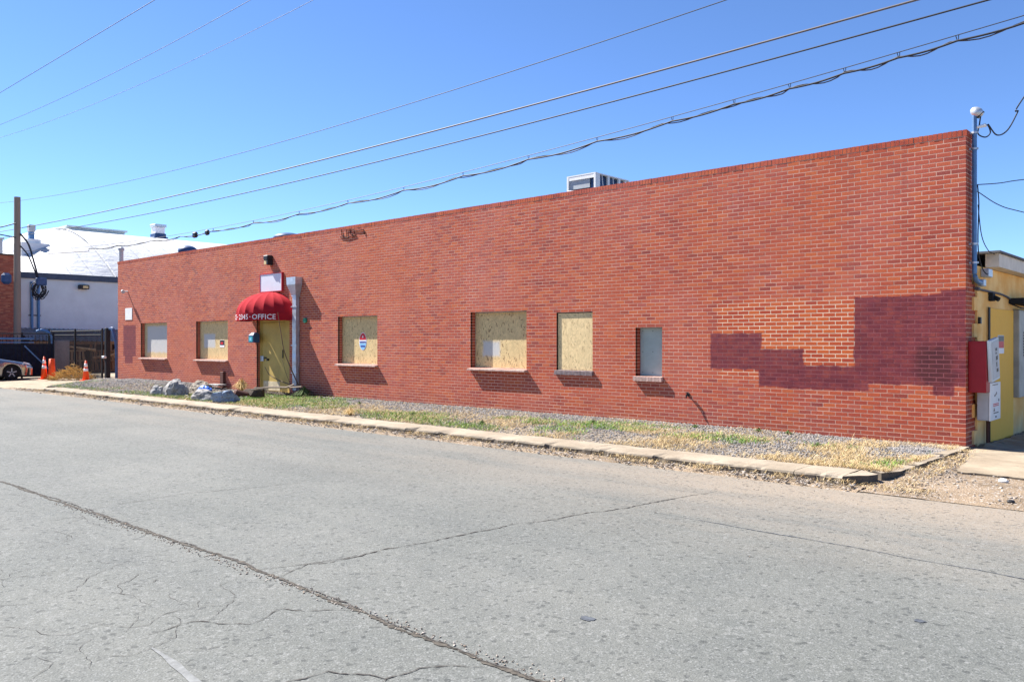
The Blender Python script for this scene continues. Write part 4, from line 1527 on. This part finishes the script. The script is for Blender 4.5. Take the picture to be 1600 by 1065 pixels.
npmesh('hip_roof', V_, F_, M['roofmem'], wb_, smooth=True)
V_ = [(XC + HS * a, 5.88, 5.2 + (RI + .05) * (1 - a * a)) for a in np.linspace(-1, 1, 41)]
bm = B(); tube(bm, V_, .06, 6); obj('roof_rib', bm, M['roofmem'], wb_)
bm = B(); box(bm, -55.6, -54.6, 6.6, 10.3, 8.5, 9.02); box(bm, -55.8, -54.4, 6.5, 10.4, 9.021, 9.13); rm = obj('ridge_monitor', bm, M['palew'], wb_)
bm = B(); bbox(bm, WX + .003, WX + .35, 3.80, 4.30, 4.42, 4.66, bev=.03); lg = obj('wall_pack_light', bm, M['black'], wb_)
bm = B(); box(bm, WX + .351, WX + .37, 3.95, 4.22, 4.46, 4.6); obj('lens', bm, M['lamp'], lg)
for yy in (1.50, 1.82):
    bm = B(); cyl(bm, (WX + .07, yy, 4.7), (WX + .07, yy, 2.2), .07, n=8); obj('conduit', bm, M['bluegrey'], wb_)
bm = B(); box(bm, WX + .002, WX + .02, 1.35, 1.95, 2.9, 2.95); obj('conduit_bracket', bm, M['darkgrey'], wb_)


def roof_stack(x, y, zb, parts_, lab):
    t = thing('roof_stack', lab, 'roof stack', (x, y, zb))
    for (nm, w, z0, z1, mt) in parts_:
        bm = B(); bbox(bm, x - w, x + w, y - w, y + w, z0, z1, bev=.02); obj(nm, bm, M[mt], t)


roof_stack(-55, 12.8, 8.5, [('base', .50, 8.2, 8.95, 'navy'), ('collar', .40, 8.951, 9.2, 'navy'), ('glass_lantern', .34, 9.201, 9.65, 'letter'), ('cap', .42, 9.651, 9.85, 'galv')], 'blue and white roof ventilator on the curved white roof')
roof_stack(-50, 3.05, 6, [('base', .75, 6.0, 7.25, 'white'), ('upper_box', .40, 7.251, 7.5, 'white'), ('flue', .14, 7.501, 7.95, 'bluegrey'), ('cowl', .18, 7.951, 8.35, 'grey')], 'white stepped roof unit with blue flue beside the pole')
roof_stack(-50, 1.4, 6, [('shaft', .14, 6.3, 7.35, 'grey'), ('cap', .2, 7.351, 7.45, 'grey')], 'small grey roof pipe left of the pole')

# brick building on the far left
fb = thing('corner_brick_building', 'red brick building at the left edge behind the pole', 'building', (-44, -4, 0))
bm = B(); box(bm, -60, -44.0, -14, .42, -.1, 5.92); obj('wall', bm, M['farbrick'], fb)
bm = B(); box(bm, -60, -43.93, -14, .46, 5.921, 6.0); obj('coping', bm, M['curb'], fb)

# utility pole
pl = thing('utility_pole', 'weathered wooden utility pole at the left edge of the picture', 'utility pole', (-42.6, .11, 0))
bm = B(); cyl(bm, (-42.6, .11, -.2), (-42.6, .11, 8.73), .17, .145, n=14); obj('shaft', bm, M['pole'], pl)
bm = B()
rr = random.Random(5)
for k in range(9):
    cy, cz = .95 + rr.uniform(-.12, .12), 4.0 + rr.uniform(-.1, .25)
    r_ = rr.uniform(.25, .42)
    tube(bm, [(-42.2 + rr.uniform(-.1, .1), cy + r_ * math.cos(t) * .8, cz + r_ * math.sin(t) * (1.0 + .2 * rr.random())) for t in np.linspace(rr.uniform(0, 3), rr.uniform(5, 9), 16)], .026, 5)
obj('cable_coil', bm, M['wire'], pl)
bm = B(); bbox(bm, -42.3, -42.05, .82, 1.3, 4.35, 4.75, bev=.05); obj('splice_case', bm, M['navy'], pl)
bm = B(); bbox(bm, -42.4, -42.1, -.70, -.25, 4.35, 4.9, bev=.12); obj('equipment_drum', bm, M['navy'], pl)
bm = B()
tube(bm, spline([(-42.45, .2, 6.9), (-42.4, .55, 6.4), (-42.3, .75, 5.6), (-42.2, .95, 4.6), (-42.2, .9, 4.2)]), .045, 6)
tube(bm, spline([(-42.45, .2, 6.3), (-42.4, .5, 5.9), (-42.3, .72, 5.3), (-42.2, .9, 4.7)]), .035, 6)
tube(bm, spline([(-42.45, 0, 7.4), (-42.5, -.8, 7.1), (-42.6, -1.8, 6.9)]), .03, 5)
tube(bm, spline([(-42.45, 0, 6.7), (-42.5, -.8, 6.8), (-42.6, -1.8, 6.95)]), .03, 5)
obj('cable_drop', bm, M['wire'], pl)


# ------------------------------------------------------------ overhead lines (real sagging spans)
def quad_span(c, y, x0, x1, r, mat, name, label, n=60, group='overhead lines above the street', wob=0):
    pts = []
    for i in range(n + 1):
        x = x0 + (x1 - x0) * i / n
        z = c[0] * x * x + c[1] * x + c[2]
        pts.append((x, y, z + wob * math.sin(x * 5.0)))
    bm = B(); tube(bm, pts, r, 6)
    return tag(obj(name, bm, mat, None, True), label, 'overhead line', group)


quad_span((.00059, .01872, 6.940),   .3, -70, 16, .018, M['wirelight'], 'power_line', 'thick pale cable, upper of the two that leave the top edge right of centre')
quad_span((.00085, .03146, 6.639), .3, -70, 16, .014, M['wire'], 'power_line', 'dark cable running just below the thick pale one')
quad_span((.00134, .04303, 7.993), .3, -70, 16, .009, M['wire'], 'power_line', 'thin single wire crossing the middle of the sky to the pole top')
quad_span((0, -.012, 9.32), -5, -80, 10, .008, M['wire'], 'power_line', 'leftmost thin wire high in the top left corner of the sky')
quad_span((.0019, .06316, 9.450), -4.2, -70, 10, .006, M['wire'], 'power_line', 'middle one of the three thin wires at the top left')
quad_span((.00221, .07207, 9.4087), -3.4, -70, 10, .005, M['wiregrey'], 'power_line', 'faint lowest wire of the three at the top left')
# bundled telephone cable on a messenger with hangers
tb = thing('telephone_bundle', 'black telephone cables hung in scallops from a messenger wire, lowest overhead line', 'overhead line', (-20, .3, 5.7), 'overhead lines above the street')


def mz(x): return .00163 * x * x + .07382 * x + 6.2406


bm = B(); tube(bm, [(x, .3, mz(x)) for x in np.linspace(-70, 14, 70)], .008, 5); obj('messenger', bm, M['wire'], tb)
hx = [-34, -31, -28.0, -25.6, -23.2, -20.6, -18.0, -15.6, -13.2, -11.0, -8.9, -7.0, -5.2, -3.9, -2.85, -1.9, -1.05, -.2, 1.0, 2.6, 5, 9, 14]
pts, pts2 = [], []
for a, b in zip(hx, hx[1:]):
    for k in range(8):
        s_ = k / 8; x = a + (b - a) * s_
        d = .085 + .05 * math.sin(math.pi * s_) * min(1.2, (b - a) / 1.8)
        pts.append((x, .3, mz(x) - d)); pts2.append((x, .33, mz(x) - d - .035 * math.sin(math.pi * s_ * 2 + a)))
bm = B(); tube(bm, pts, .016, 6); obj('cable', bm, M['wire'], tb, True)
bm = B(); tube(bm, pts2, .010, 6); obj('cable', bm, M['wiregrey'], tb, True)
for x in hx[4:19]:
    bm = B(); tube(bm, [(x - .012, .3, mz(x)), (x + .01, .31, mz(x) - .09)], .006, 4); tube(bm, [(x + .03, .3, mz(x)), (x + .02, .31, mz(x) - .09)], .006, 4); obj('hanger', bm, M['wire'], tb)
bm = B(); tube(bm, [(-41, .3, 5.75), (-34, .3, 5.42), (-34, .3, mz(-34) - .1)], .02, 5); obj('cable', bm, M['wirelight'], tb)
bm = B(); bbox(bm, -24.6, -24.35, .24, .36, mz(-24.5) - .22, mz(-24.5) - .02, bev=.04); bbox(bm, -23.7, -23.5, .24, .36, mz(-23.6) - .2, mz(-23.6) - .02, bev=.04); obj('splice', bm, M['black'], tb)
# service drops to the mast
for (p, r_, lb) in (([(.24, .24, 4.78), (.3, .5, 4.66), (.36, .9, 4.80), (.42, 1.3, 5.15), (.47, 1.5, 5.42), (1.2, 4.5, 8.0)], .011, 'black service drop curving up from the mast to the right edge'),
                    ([(.09, .22, 3.90), (.25, .9, 4.0), (.47, 1.6, 4.13), (1.2, 4.5, 4.6)], .008, 'upper of two thin wires leaving the mast at mid height'),
                    ([(.10, .22, 3.80), (.25, .9, 3.66), (.47, 1.6, 3.60), (1.2, 4.5, 3.5)], .007, 'lower of two thin wires leaving the mast at mid height')):
    bm = B(); tube(bm, spline(p), r_, 6); tag(obj('service_drop', bm, M['wire'], None, True), lb, 'cable', 'wires tied to the service mast')

# ------------------------------------------------------------ fence, gate, car, cones at the left
AZ = -.075


def gate_panel(root, P0, P1, h, bars, zb=AZ, name='bar', step=.115, r=.012):
    P0, P1 = Vector(P0), Vector(P1)
    L = (P1 - P0).length; n = int(L / step)
    me = None
    for i in range(n + 1):
        p = P0.lerp(P1, i / n)
        if me is None:
            bm = B(); box(bm, -r, r, -r, r, .06, h); me = bpy.data.meshes.new('bar'); bm.to_mesh(me); bm.free(); me.materials.append(M['darkgrey'])
        o = bpy.data.objects.new('bar', me); COL.objects.link(o); o.parent = root
        o.matrix_parent_inverse = wm(root).inverted(); o.location = (p.x, p.y, zb)
    for z in bars:
        bm = B(); tube(bm, [P0 + Vector((0, 0, zb + z)), P1 + Vector((0, 0, zb + z))], .025, 4); obj('rail', bm, M['darkgrey'], root)


gt = thing('sliding_gate', 'black steel bar gate across the alley left of the brick building', 'gate', (-34, .2, AZ))
gate_panel(gt, (-38.3, .15, 0), (-33.0, .42, 0), 2.08, (.1, 1.9, 2.08))
for (x, y) in ((-32.9, .43), (-35.5, .28), (-38.35, .15)):
    bm = B(); box(bm, x - .03, x + .03, y - .03, y + .03, AZ, 2.1); obj('post', bm, M['darkgrey'], gt)
gp_ = thing('gate_post', 'thick dark post with a curved pipe beside the brick corner', 'gate post', (-31.8, .2, AZ))
bm = B(); bbox(bm, -31.92, -31.72, .12, .30, AZ - .05, 2.10, bev=.02); obj('post', bm, M['darkgrey'], gp_)
bm = B(); tube(bm, spline([(-31.75, .28, 2.05), (-31.55, .3, 2.06), (-31.40, .3, 1.85), (-31.22, .32, 1.5), (-31.18, .33, .8), (-31.18, .33, -.1)]), .075, 8); obj('curved_pipe', bm, M['navy'], gp_)
bm = B(); bbox(bm, -31.95, -31.70, .02, .14, .85, .95, bev=.02); obj('latch', bm, M['galv'], gp_)

fn = thing('fence', 'dark screened metal fence behind the parked car at the left', 'fence', (-37.5, -2, AZ))
for (p) in ((-38.6, -6.5), (-38.2, -3.9), (-37.9, -2.55), (-37.6, -1.2), (-37.3, .0)):
    bm = B(); cyl(bm, (*p, AZ), (*p, 1.95), .045, n=8); obj('post', bm, M['darkgrey'], fn)
gate_panel(fn, (-38.6, -6.5, 0), (-37.3, 0, 0), 1.9, (.12, 1.97), step=.14, r=.010)
bm = B(); box(bm, 0, 6.62, .02, .03, .05, 1.52, M_=Matrix.Translation((-38.62, -6.5, AZ)) @ Matrix.Rotation(math.atan2(6.5, 1.3), 4, 'Z')); obj('privacy_screen', bm, M['screen'], fn)
bm = B(); tube(bm, [(-38.0, -6.5, 1.73), (-37.0, -.9, 1.66)], .05, 6); obj('pipe_rail', bm, M['bluegrey'], fn)
bm = B(); tube(bm, [(-38.0, -6.5, 1.53), (-37.0, -.9, 1.50)], .03, 6); obj('pipe_rail', bm, M['bluegrey'], fn)
bm = B(); tube(bm, [(-36.9, -1.3, 1.35), (-36.7, -.2, .1)], .03, 6); obj('diagonal_brace', bm, M['bluegrey'], fn)
bm = B(); tube(bm, spline([(-38.4, -.35, 2.0), (-38.2, -.15, 2.06), (-38.0, .12, 1.85), (-38.0, .2, 1.2)]), .06, 8); obj('elbow_pipe', bm, M['bluegrey'], fn)

# lean-to with corrugated roof and the junk under it
ln = thing('lean_to', 'lean-to shed with corrugated roof standing behind the black gate', 'shed', (-43, 3, 0))
V_, F_ = [], []
n = 60
for i in range(n + 1):
    y = .6 + 7.0 * i / n
    dz = .03 * math.sin(i * math.pi)
    dz = .03 if i % 2 else -.03
    V_ += [(-44.9, y, 2.28 + dz - .02 * y), (-42.2, y, 1.62 + dz - .02 * y)]
F_ = [(2 * i, 2 * i + 1, 2 * i + 3, 2 * i + 2) for i in range(n)]
npmesh('corrugated_roof', V_, F_, M['corr'], ln)
bm = B(); box(bm, -42.25, -42.15, .5, 7.7, 1.38, 1.55); obj('beam', bm, M['wood'], ln)
for y in (.7, 1.7, 2.6, 3.4, 4.4, 5.5, 6.6):
    bm = B(); box(bm, -42.3, -42.18, y, y + .12, -.1, 1.45); obj('post', bm, M['wood'], ln)
bm = B(); box(bm, -44.98, -44.9, .5, 7.7, -.1, 2.2); obj('back_wall', bm, M['brownpost'], ln)


def pallet(x, y, z, rz, tilt, lab, mat='wood'):
    t = thing('pallet', lab, 'pallet', (x, y, z), 'pallets and timber under the lean-to')
    Mt = Matrix.Translation((x, y, z)) @ Matrix.Rotation(rz, 4, 'Z') @ Matrix.Rotation(tilt, 4, 'Y')
    for k in range(6):
        bm = B(); box(bm, -.05, -.03, -.6 + k * .2, -.48 + k * .2, 0, 1.15, M_=Mt); obj('plank', bm, M[mat], t)
    for k in range(3):
        bm = B(); box(bm, -.03, .06, -.6, .52, .02 + k * .53, .10 + k * .53, M_=Mt); obj('bearer', bm, M[mat], t)


pallet(-41.9, 2.6, -.05, 0.1, -.12, 'brown pallet leaning upright nearest the pole side', 'woodpale')
pallet(-41.6, 3.9, -.05, -.15, -.25, 'old pallet leaning in the middle under the lean-to', 'wood')
pallet(-42.0, 5.2, .0, .05, -.1, 'pale pallet leaning at the right under the lean-to', 'woodpale')
for i, (a, b, m_) in enumerate((((-41.2, 1.8, 1.3), (-40.9, 3.2, 1.1), 'woodpale'), ((-41.0, 1.7, 0), (-41.5, 2.0, 1.4), 'woodpale'), ((-41.1, 3.3, 0), (-41.6, 3.4, 1.5), 'wood'), ((-40.9, 4.6, .0), (-41.7, 4.7, 1.35), 'woodpale'), ((-40.8, 3.0, .7), (-41.2, 4.9, .95), 'wood'))):
    bm = B(); tube(bm, [a, b], .06, 4)
    lb = ['pale plank lying across the pallets near the top', 'pale board leaning at the left of the pallets', 'dark board leaning between the pallets', 'pale board standing in front of the right pallet', 'dark rail lying low across the pallets'][i]
    tag(obj('timber_board', bm, M[m_], None), lb, 'board', 'pallets and timber under the lean-to')
bm = B(); bbox(bm, -42.0, -41.2, 5.9, 6.9, 0, .9, bev=.05); tag(obj('storage_crate', bm, M['brownpost'], None), 'rusty brown crate at the right end under the lean-to', 'crate')
bm = B(); bbox(bm, -40.6, -40.2, 1.0, 1.7, 0, 1.6, bev=.03); tag(obj('meter_box', bm, M['grey'], None), 'grey cabinet behind the fence near the elbow pipe', 'cabinet')


# cones
def cone(x, y, z, h, lab, bands=True, plain=False):
    t = thing('traffic_cone', lab, 'traffic cone', (x, y, z), 'orange cones at the alley entrance')
    r0, r1 = (.14, .03) if not plain else (.15, .11)
    bm = B(); bbox(bm, x - .18, x + .18, y - .18, y + .18, z, z + .03, bev=.01); obj('base', bm, M['orange'] if not plain else M['rubber'], t)
    bm = B(); lathe(bm, [(r0, .03), (r0 + (r1 - r0) * .45, .03 + (h - .03) * .45), (r1, h)], (x, y, z), 18); obj('body', bm, M['orange'], t, True)
    if bands:
        for a, b in ((.46, .60), (.68, .86)):
            ra, rb_ = r0 + (r1 - r0) * a + .003, r0 + (r1 - r0) * b + .003
            bm = B(); lathe(bm, [(ra, .03 + (h - .03) * a), (rb_, .03 + (h - .03) * b)], (x, y, z), 18); obj('reflective_band', bm, M['reflect'], t, True)


cone(-35.16, -1.08, AZ, .98, 'orange cone with two white bands, left of the pair by the fence')
cone(-34.94, -.88 + .03, AZ, .88, 'thick plain orange post-like cone beside the banded one', bands=False, plain=True)
cone(-31.95, -.58, AZ + .02, .83, 'orange cone with white band standing alone by the gate')

# dry brush pile
V_, F_, A_ = [], [], []
for k in range(800):
    a = random.uniform(0, 6.28); d = random.random() ** .5
    x, y = -33.6 + d * .55 * math.cos(a), -.62 + d * .85 * math.sin(a) + .1
    h = .62 * (1 - d ** 1.6) * random.uniform(.2, 1) + .03
    dx, dy, dz = random.uniform(-.22, .22), random.uniform(-.22, .22), random.uniform(-.12, .16)
    q = len(V_); w = .016
    V_ += [(x, y, AZ + h), (x + w, y, AZ + h + w), (x + dx, y + dy, AZ + max(0, h + dz)), (x + dx + w, y + dy, AZ + max(0, h + dz) + w)]
    F_ += [(q, q + 1, q + 3, q + 2)]; A_.append(random.random())
tag(npmesh('brush_pile', V_, F_, M['straw'], None, attr=A_), 'heap of dry golden brush between the cones', 'brush pile')


# parked car (nose towards +y, right side towards the camera)
def car(px, py, label):
    t = thing('parked_car', label, 'car', (px, py, AZ))
    # side profile: s along length (0 = nose), z
    prof_top = [(0.0, .48), (.05, .62), (.25, .735), (.6, .80), (1.0, .87), (1.25, .92), (1.42, 1.02), (1.9, 1.33), (2.2, 1.42), (2.8, 1.43), (3.3, 1.36), (3.95, 1.08), (4.3, 1.02), (4.45, .9), (4.5, .6)]
    def topz(s):
        for (a, za), (b, zb) in zip(prof_top, prof_top[1:]):
            if a <= s <= b: return za + (zb - za) * (s - a) / (b - a)
        return .6
    def belt(s): return .66 + .16 * sstep(0, 1.4, s) + .08 * sstep(1.4, 3.5, s)
    W2 = .88
    arches = ((.84, .35), (3.55, .35))
    # body lower shell: per-station section from sill to belt then inward to top
    ns = 91
    V_, F_ = [], []
    sec = 9
    for i in range(ns):
        s = 4.5 * i / (ns - 1)
        plan = W2 * (1 - .22 * (1 - sstep(0, .55, s)) ** 2 - .12 * sstep(4.0, 4.5, s))
        zb = .20
        for (c, r) in arches:
            d = abs(s - c)
            if d < r: zb = max(zb, .315 + math.sqrt(r * r - d * d) * 1.0)
        tz = topz(s); bz = min(belt(s), tz - .02)
        cab = sstep(1.25, 1.9, s) * (1 - sstep(3.6, 4.2, s))
        row = [(plan - .03, zb), (plan, max(zb + .005, .42)), (plan + .012, max(zb + .01, .55)), (plan, bz - .03), (plan - .03, bz),
               (plan - .09 - .10 * cab, bz + (tz - bz) * .45), (plan - .20 - .10 * cab, bz + (tz - bz) * .88), (plan * .45, tz - .004), (0, tz)]
        for side in (1, -1):
            for (x, z) in row: V_.append((px + side * x, py - s, AZ + z))
    for i in range(ns - 1):
        for sd_ in (0, 1):
            for j in range(sec - 1):
                a = (i * 2 + sd_) * sec + j; b = ((i + 1) * 2 + sd_) * sec + j
                F_.append((a, b, b + 1, a + 1) if sd_ == 0 else (a + 1, b + 1, b, a))
    body = npmesh('body', V_, F_, M['car'], t, smooth=True)
    bm = B()
    for i in (0, ns - 1):
        r1_ = [bm.verts.new(V_[(i * 2) * sec + j]) for j in range(sec)]; r2_ = [bm.verts.new(V_[(i * 2 + 1) * sec + j]) for j in range(sec - 1)]
        bm.faces.new(r1_ + r2_[::-1])
    obj('end_panels', bm, M['car'], t)
    # windows
    for side in (1, -1):
        bm = B()
        for (ss, nm) in (((1.62, 1.98, 2.62, 2.66), 'w'), ((2.76, 2.74, 3.35, 3.75), 'w')):
            pts = []
            for s, top in ((ss[0], 0), (ss[1], 1), (ss[2], 1), (ss[3], 0)):
                bz = belt(s); tz = topz(s)
                pts.append((px + side * (W2 - .085 - .10 * sstep(1.25, 1.9, s) * (1 - sstep(3.6, 4.2, s)) - (.105 if top else -.03)), py - s, AZ + (bz + (tz - bz) * (.84 if top else .12))))
            quad(bm, pts)
        obj('side_window', bm, M['glass'], t)
    bm = B(); quad(bm, [(px - .62, py - 1.42, AZ + 1.03), (px + .62, py - 1.42, AZ + 1.03), (px + .52, py - 1.95, AZ + 1.37), (px - .52, py - 1.95, AZ + 1.37)]); obj('windscreen', bm, M['glass'], t)
    bm = B(); box(bm, px - .8, px + .8, py - 4.3, py - .15, AZ + .16, AZ + .5); obj('underbody', bm, M['black'], t)
    for (c, r) in arches:
        for side in (1, -1):
            xo = px + side * (W2 - .03)
            bm = B(); cyl(bm, (xo - side * .21, py - c, AZ + .315), (xo, py - c, AZ + .315), .315, n=28); ty = obj('wheel', bm, M['rubber'], t)
            bm = B(); cyl(bm, (xo, py - c, AZ + .315), (xo + side * .012, py - c, AZ + .315), .21, .20, n=20)
            obj('rim', bm, M['darkgrey'], ty)
            bm = B()
            for k in range(5):
                a = k * 2 * math.pi / 5
                Mt = Matrix.Translation((xo + side * .014, py - c, AZ + .315)) @ Matrix.Rotation(a, 4, 'X')
                box(bm, -.004, .006, -.02, .02, .03, .19, M_=Mt)
            obj('spokes', bm, M['grey'], ty)
    for side in (1, -1):
        bm = B()
        pts = [(px + side * .66, py - .035, AZ + .60), (px + side * .80, py - .16, AZ + .63), (px + side * .885, py - .42, AZ + .70), (px + side * .86, py - .40, AZ + .765), (px + side * .68, py - .12, AZ + .69)]
        v = [bm.verts.new(p) for p in pts]; bm.faces.new(v); bmesh.ops.solidify(bm, geom=bm.faces[:], thickness=.02)
        obj('headlight', bm, M['signface'], t)
        bm = B(); bbox(bm, px + side * .90, px + side * 1.03, py - 1.72, py - 1.60, AZ + .95, AZ + 1.07, bev=.03); obj('mirror', bm, M['car'], t)
    bm = B(); box(bm, px - .5, px + .5, py - .02, py + .006, AZ + .34, AZ + .5); obj('grille', bm, M['black'], t)
    bm = B(); box(bm, px + W2 + .004, px + W2 + .016, py - 1.30, py - 1.285, AZ + .35, AZ + .80); box(bm, px + W2 + .004, px + W2 + .016, py - 2.72, py - 2.705, AZ + .35, AZ + .85); obj('door_seam', bm, M['black'], t)
    return t


car(-36.2, -1.42, 'metallic tan sedan parked at the left edge with its nose to the cones')

# ------------------------------------------------------------ boulders and rubble below the second window
M['rockw'] = mat_rock("pale_boulder", (.20, .19, .18), (.36, .345, .33))
M['rockb'] = mat_rock("bluish_boulder", (.12, .17, .25), (.22, .28, .36))
M['rockt'] = mat_rock("tan_boulder", (.18, .15, .115), (.30, .26, .21))


def rock(x, y, rx, ry, rz_, rot, mat, lab, seed, z=None, tilt=0):
    bm = B(); bmesh.ops.create_icosphere(bm, subdivisions=4, radius=1)
    for v in bm.verts:
        d = v.co.normalized()
        n1 = noise.noise(d * 1.3 + Vector((seed, 0, 0))); n2 = noise.noise(d * 3.2 + Vector((0, seed, 0)))
        n3 = abs(noise.noise(d * 5 + Vector((seed, seed, 0))))
        v.co = d * (1 + .30 * n1 + .13 * n2 - .10 * n3)
        v.co.z = max(v.co.z, -.45)
    z = strip_z(x, y) if z is None else z
    bmesh.ops.transform(bm, matrix=Matrix.Translation((x, y, z + rz_ * .22)) @ Matrix.Rotation(rot, 4, 'Z') @ Matrix.Rotation(tilt, 4, 'X') @ Matrix.Diagonal((rx * .68, ry * .68, rz_ * .68, 1)), verts=bm.verts)
    o = obj('boulder', bm, mat, None, False)
    tag(o, lab, 'boulder', 'boulders in front of the wall')


rock(-20.75, -2.70, .36, .24, .30, .5, M['rockw'], 'small pale boulder, leftmost of the group by the kerb', 1.3)
rock(-19.95, -2.55, .56, .36, .52, .3, M['rockw'], 'largest pale angular boulder in the group', 4.1)
rock(-20.05, -1.75, .62, .36, .42, .2, M['rockt'], 'tan boulder right behind the largest pale one', 7.7)
rock(-17.65, -2.85, .60, .34, .34, .25, M['rockw'], 'flat white boulder in the middle of the group', 9.2)
rock(-16.35, -2.95, .50, .22, .36, .85, M['rockb'], 'bluish slab-like boulder tipped up at the right of the group', 12.4, tilt=.35)
bm = B(); bmesh.ops.create_icosphere(bm, subdivisions=3, radius=1)
for v in bm.verts: v.co *= 1 + .35 * noise.noise(v.co * 2.5)
bmesh.ops.transform(bm, matrix=Matrix.Translation((-19.0, -2.15, .16)) @ Matrix.Diagonal((.24, .17, .13, 1)), verts=bm.verts)
tag(obj('blue_tarp', bm, M['tarp'], None), 'crumpled bright blue plastic sheet between the boulders', 'tarp')
# rubble, stump of a post, broken branch
for i, (x, y, sx, sy, sz, r_, m_, lb) in enumerate([(-18.0, -1.2, .3, .2, .07, .3, 'mulch', 'dark slab of rubble behind the flat white boulder'), (-17.3, -1.5, .16, .12, .15, .9, 'mulch', 'upright black rubble chunk behind the bluish boulder'), (-18.0, -1.6, .2, .16, .09, 1.2, 'brownpost', 'brown broken brick rubble behind the boulders')]):
    bm = B(); bbox(bm, -sx, sx, -sy, sy, 0, sz * 2, bev=.04)
    for v in bm.verts: v.co += Vector((noise.noise(v.co * 3), noise.noise(v.co * 4), 0)) * .08
    bmesh.ops.transform(bm, matrix=Matrix.Translation((x, y, strip_z(x, y))) @ Matrix.Rotation(r_, 4, 'Z') @ Matrix.Rotation(.3, 4, 'Y'), verts=bm.verts)
    tag(obj('rubble', bm, M[m_], None), lb, 'rubble', 'rubble among the boulders')
bm = B(); bbox(bm, -21.98, -21.78, -.10, -.004, .05, .56, bev=.01); tag(obj('stub_post', bm, M['brownpost'], None), 'short brown steel post against the wall under the second window', 'post')
bm = B(); bbox(bm, -22.2, -21.45, -.45, -.15, .12, .17, bev=.01); tag(obj('flat_stone', bm, M['rockw'], None), 'flat pale slab lying at the foot of the brown post', 'stone')
bm = B(); tube(bm, spline([(-16.9, -1.9, .25), (-16.5, -1.6, .32), (-15.9, -1.35, .33), (-15.5, -1.25, .36)]), .035, 6, r1=.02); tube(bm, [(-16.0, -1.4, .33), (-15.7, -1.35, .42)], .015, 5)
tag(obj('fallen_branch', bm, M['pole'], None), 'grey broken branch sticking out right of the bluish boulder', 'branch')
pts = [(-19.5 + random.gauss(0, 1.1), -1.6 + random.gauss(0, .5), 0) for _ in range(500)]
pts = [(x, y, strip_z(x, y) + .01) for x, y, _ in pts if y < -.1 and y > -3.2]
tag(stones('rubble_chips', pts, np.array([random.uniform(.015, .06) for _ in pts]), M['debris']), 'broken chips and debris scattered among the boulders', 'rubble', kind='stuff')
# dark bark and bare shrub at the foot of the downpipe
pts = [(random.uniform(-19.6, -16.0), random.uniform(-.55, -.05), .02) for _ in range(900)]
tag(stones('bark_mulch', pts, np.array([random.uniform(.012, .04) for _ in pts]), M['mulch'], .5), 'dark bark and dead leaves at the foot of the door and downpipe', 'mulch', kind='stuff')
STEM1 = [(-17.082, -0.28, 0.221), (-17.169, -0.35, 0.477), (-17.229, -0.5, 0.845), (-17.208, -0.7, 1.285), (-17.052, -0.9, 1.79), (-16.86, -1.12, 2.353)]
STEM2 = [(-17.116, -0.3, 0.239), (-17.498, -0.35, 0.319), (-17.957, -0.4, 0.417), (-18.393, -0.45, 0.575), (-18.556, -0.5, 0.799)]
sh = thing('bare_sapling', 'long bare stems arching from the downpipe foot across the yellow door', 'sapling', (-17.2, -.25, 0))
for (p, r_) in ((STEM1, .024), (STEM2, .020),
                ([(-17.2, -.2, 0), (-17.15, -.25, .6), (-17.3, -.22, 1.1)], .010), ([(-17.1, -.25, 0), (-17.0, -.3, .4), (-17.1, -.32, .75)], .009), ([(-17.25, -.3, .0), (-17.5, -.4, .5), (-17.7, -.45, 1.0)], .010)):
    bm = B(); tube(bm, spline(p), r_, 6, r1=r_ * .35); obj('stem', bm, M['stem'], sh)
weed('shrub', 'dark low shrub in shade at the foot of the downpipe', -16.75, -.35, .0, .30, .32, 300, M['weed'], 'shrub', w=.010)
weed('dead_shrub', 'grey-brown dead shrub behind the boulders', -19.0, -1.0, .05, .3, .5, 260, M['straw'], 'shrub', w=.006)

stalks = [(x, y, strip_z(x, y)) for x, y in zip(rng.uniform(-12, -.4, 260), rng.uniform(-3.2, -.3, 260)) if in_strip(x, y)]
tag(blades('dry_stalks', stalks, .08, .22, .5, .0022, M['blade_d'], 1), 'thin taller dead stalks standing among the matted dry grass', 'grass', kind='stuff')
# small litter
bm = B(); bmesh.ops.create_icosphere(bm, subdivisions=2, radius=1)
for v in bm.verts: v.co *= 1 + .3 * noise.noise(v.co * 3)
bmesh.ops.transform(bm, matrix=Matrix.Translation((1.02, -2.62, -.06)) @ Matrix.Diagonal((.055, .035, .03, 1)), verts=bm.verts)
tag(obj('litter', bm, M['litter'], None), 'crumpled white paper lying on the dirt driveway', 'litter')
bm = B(); bmesh.ops.create_icosphere(bm, subdivisions=2, radius=1)
bmesh.ops.transform(bm, matrix=Matrix.Translation((1.32, -3.75, -.10)) @ Matrix.Diagonal((.04, .03, .022, 1)), verts=bm.verts)
tag(obj('pebble', bm, M['black'], None), 'single dark pebble on the right edge of the asphalt', 'pebble')
bm = B()
bm.free()
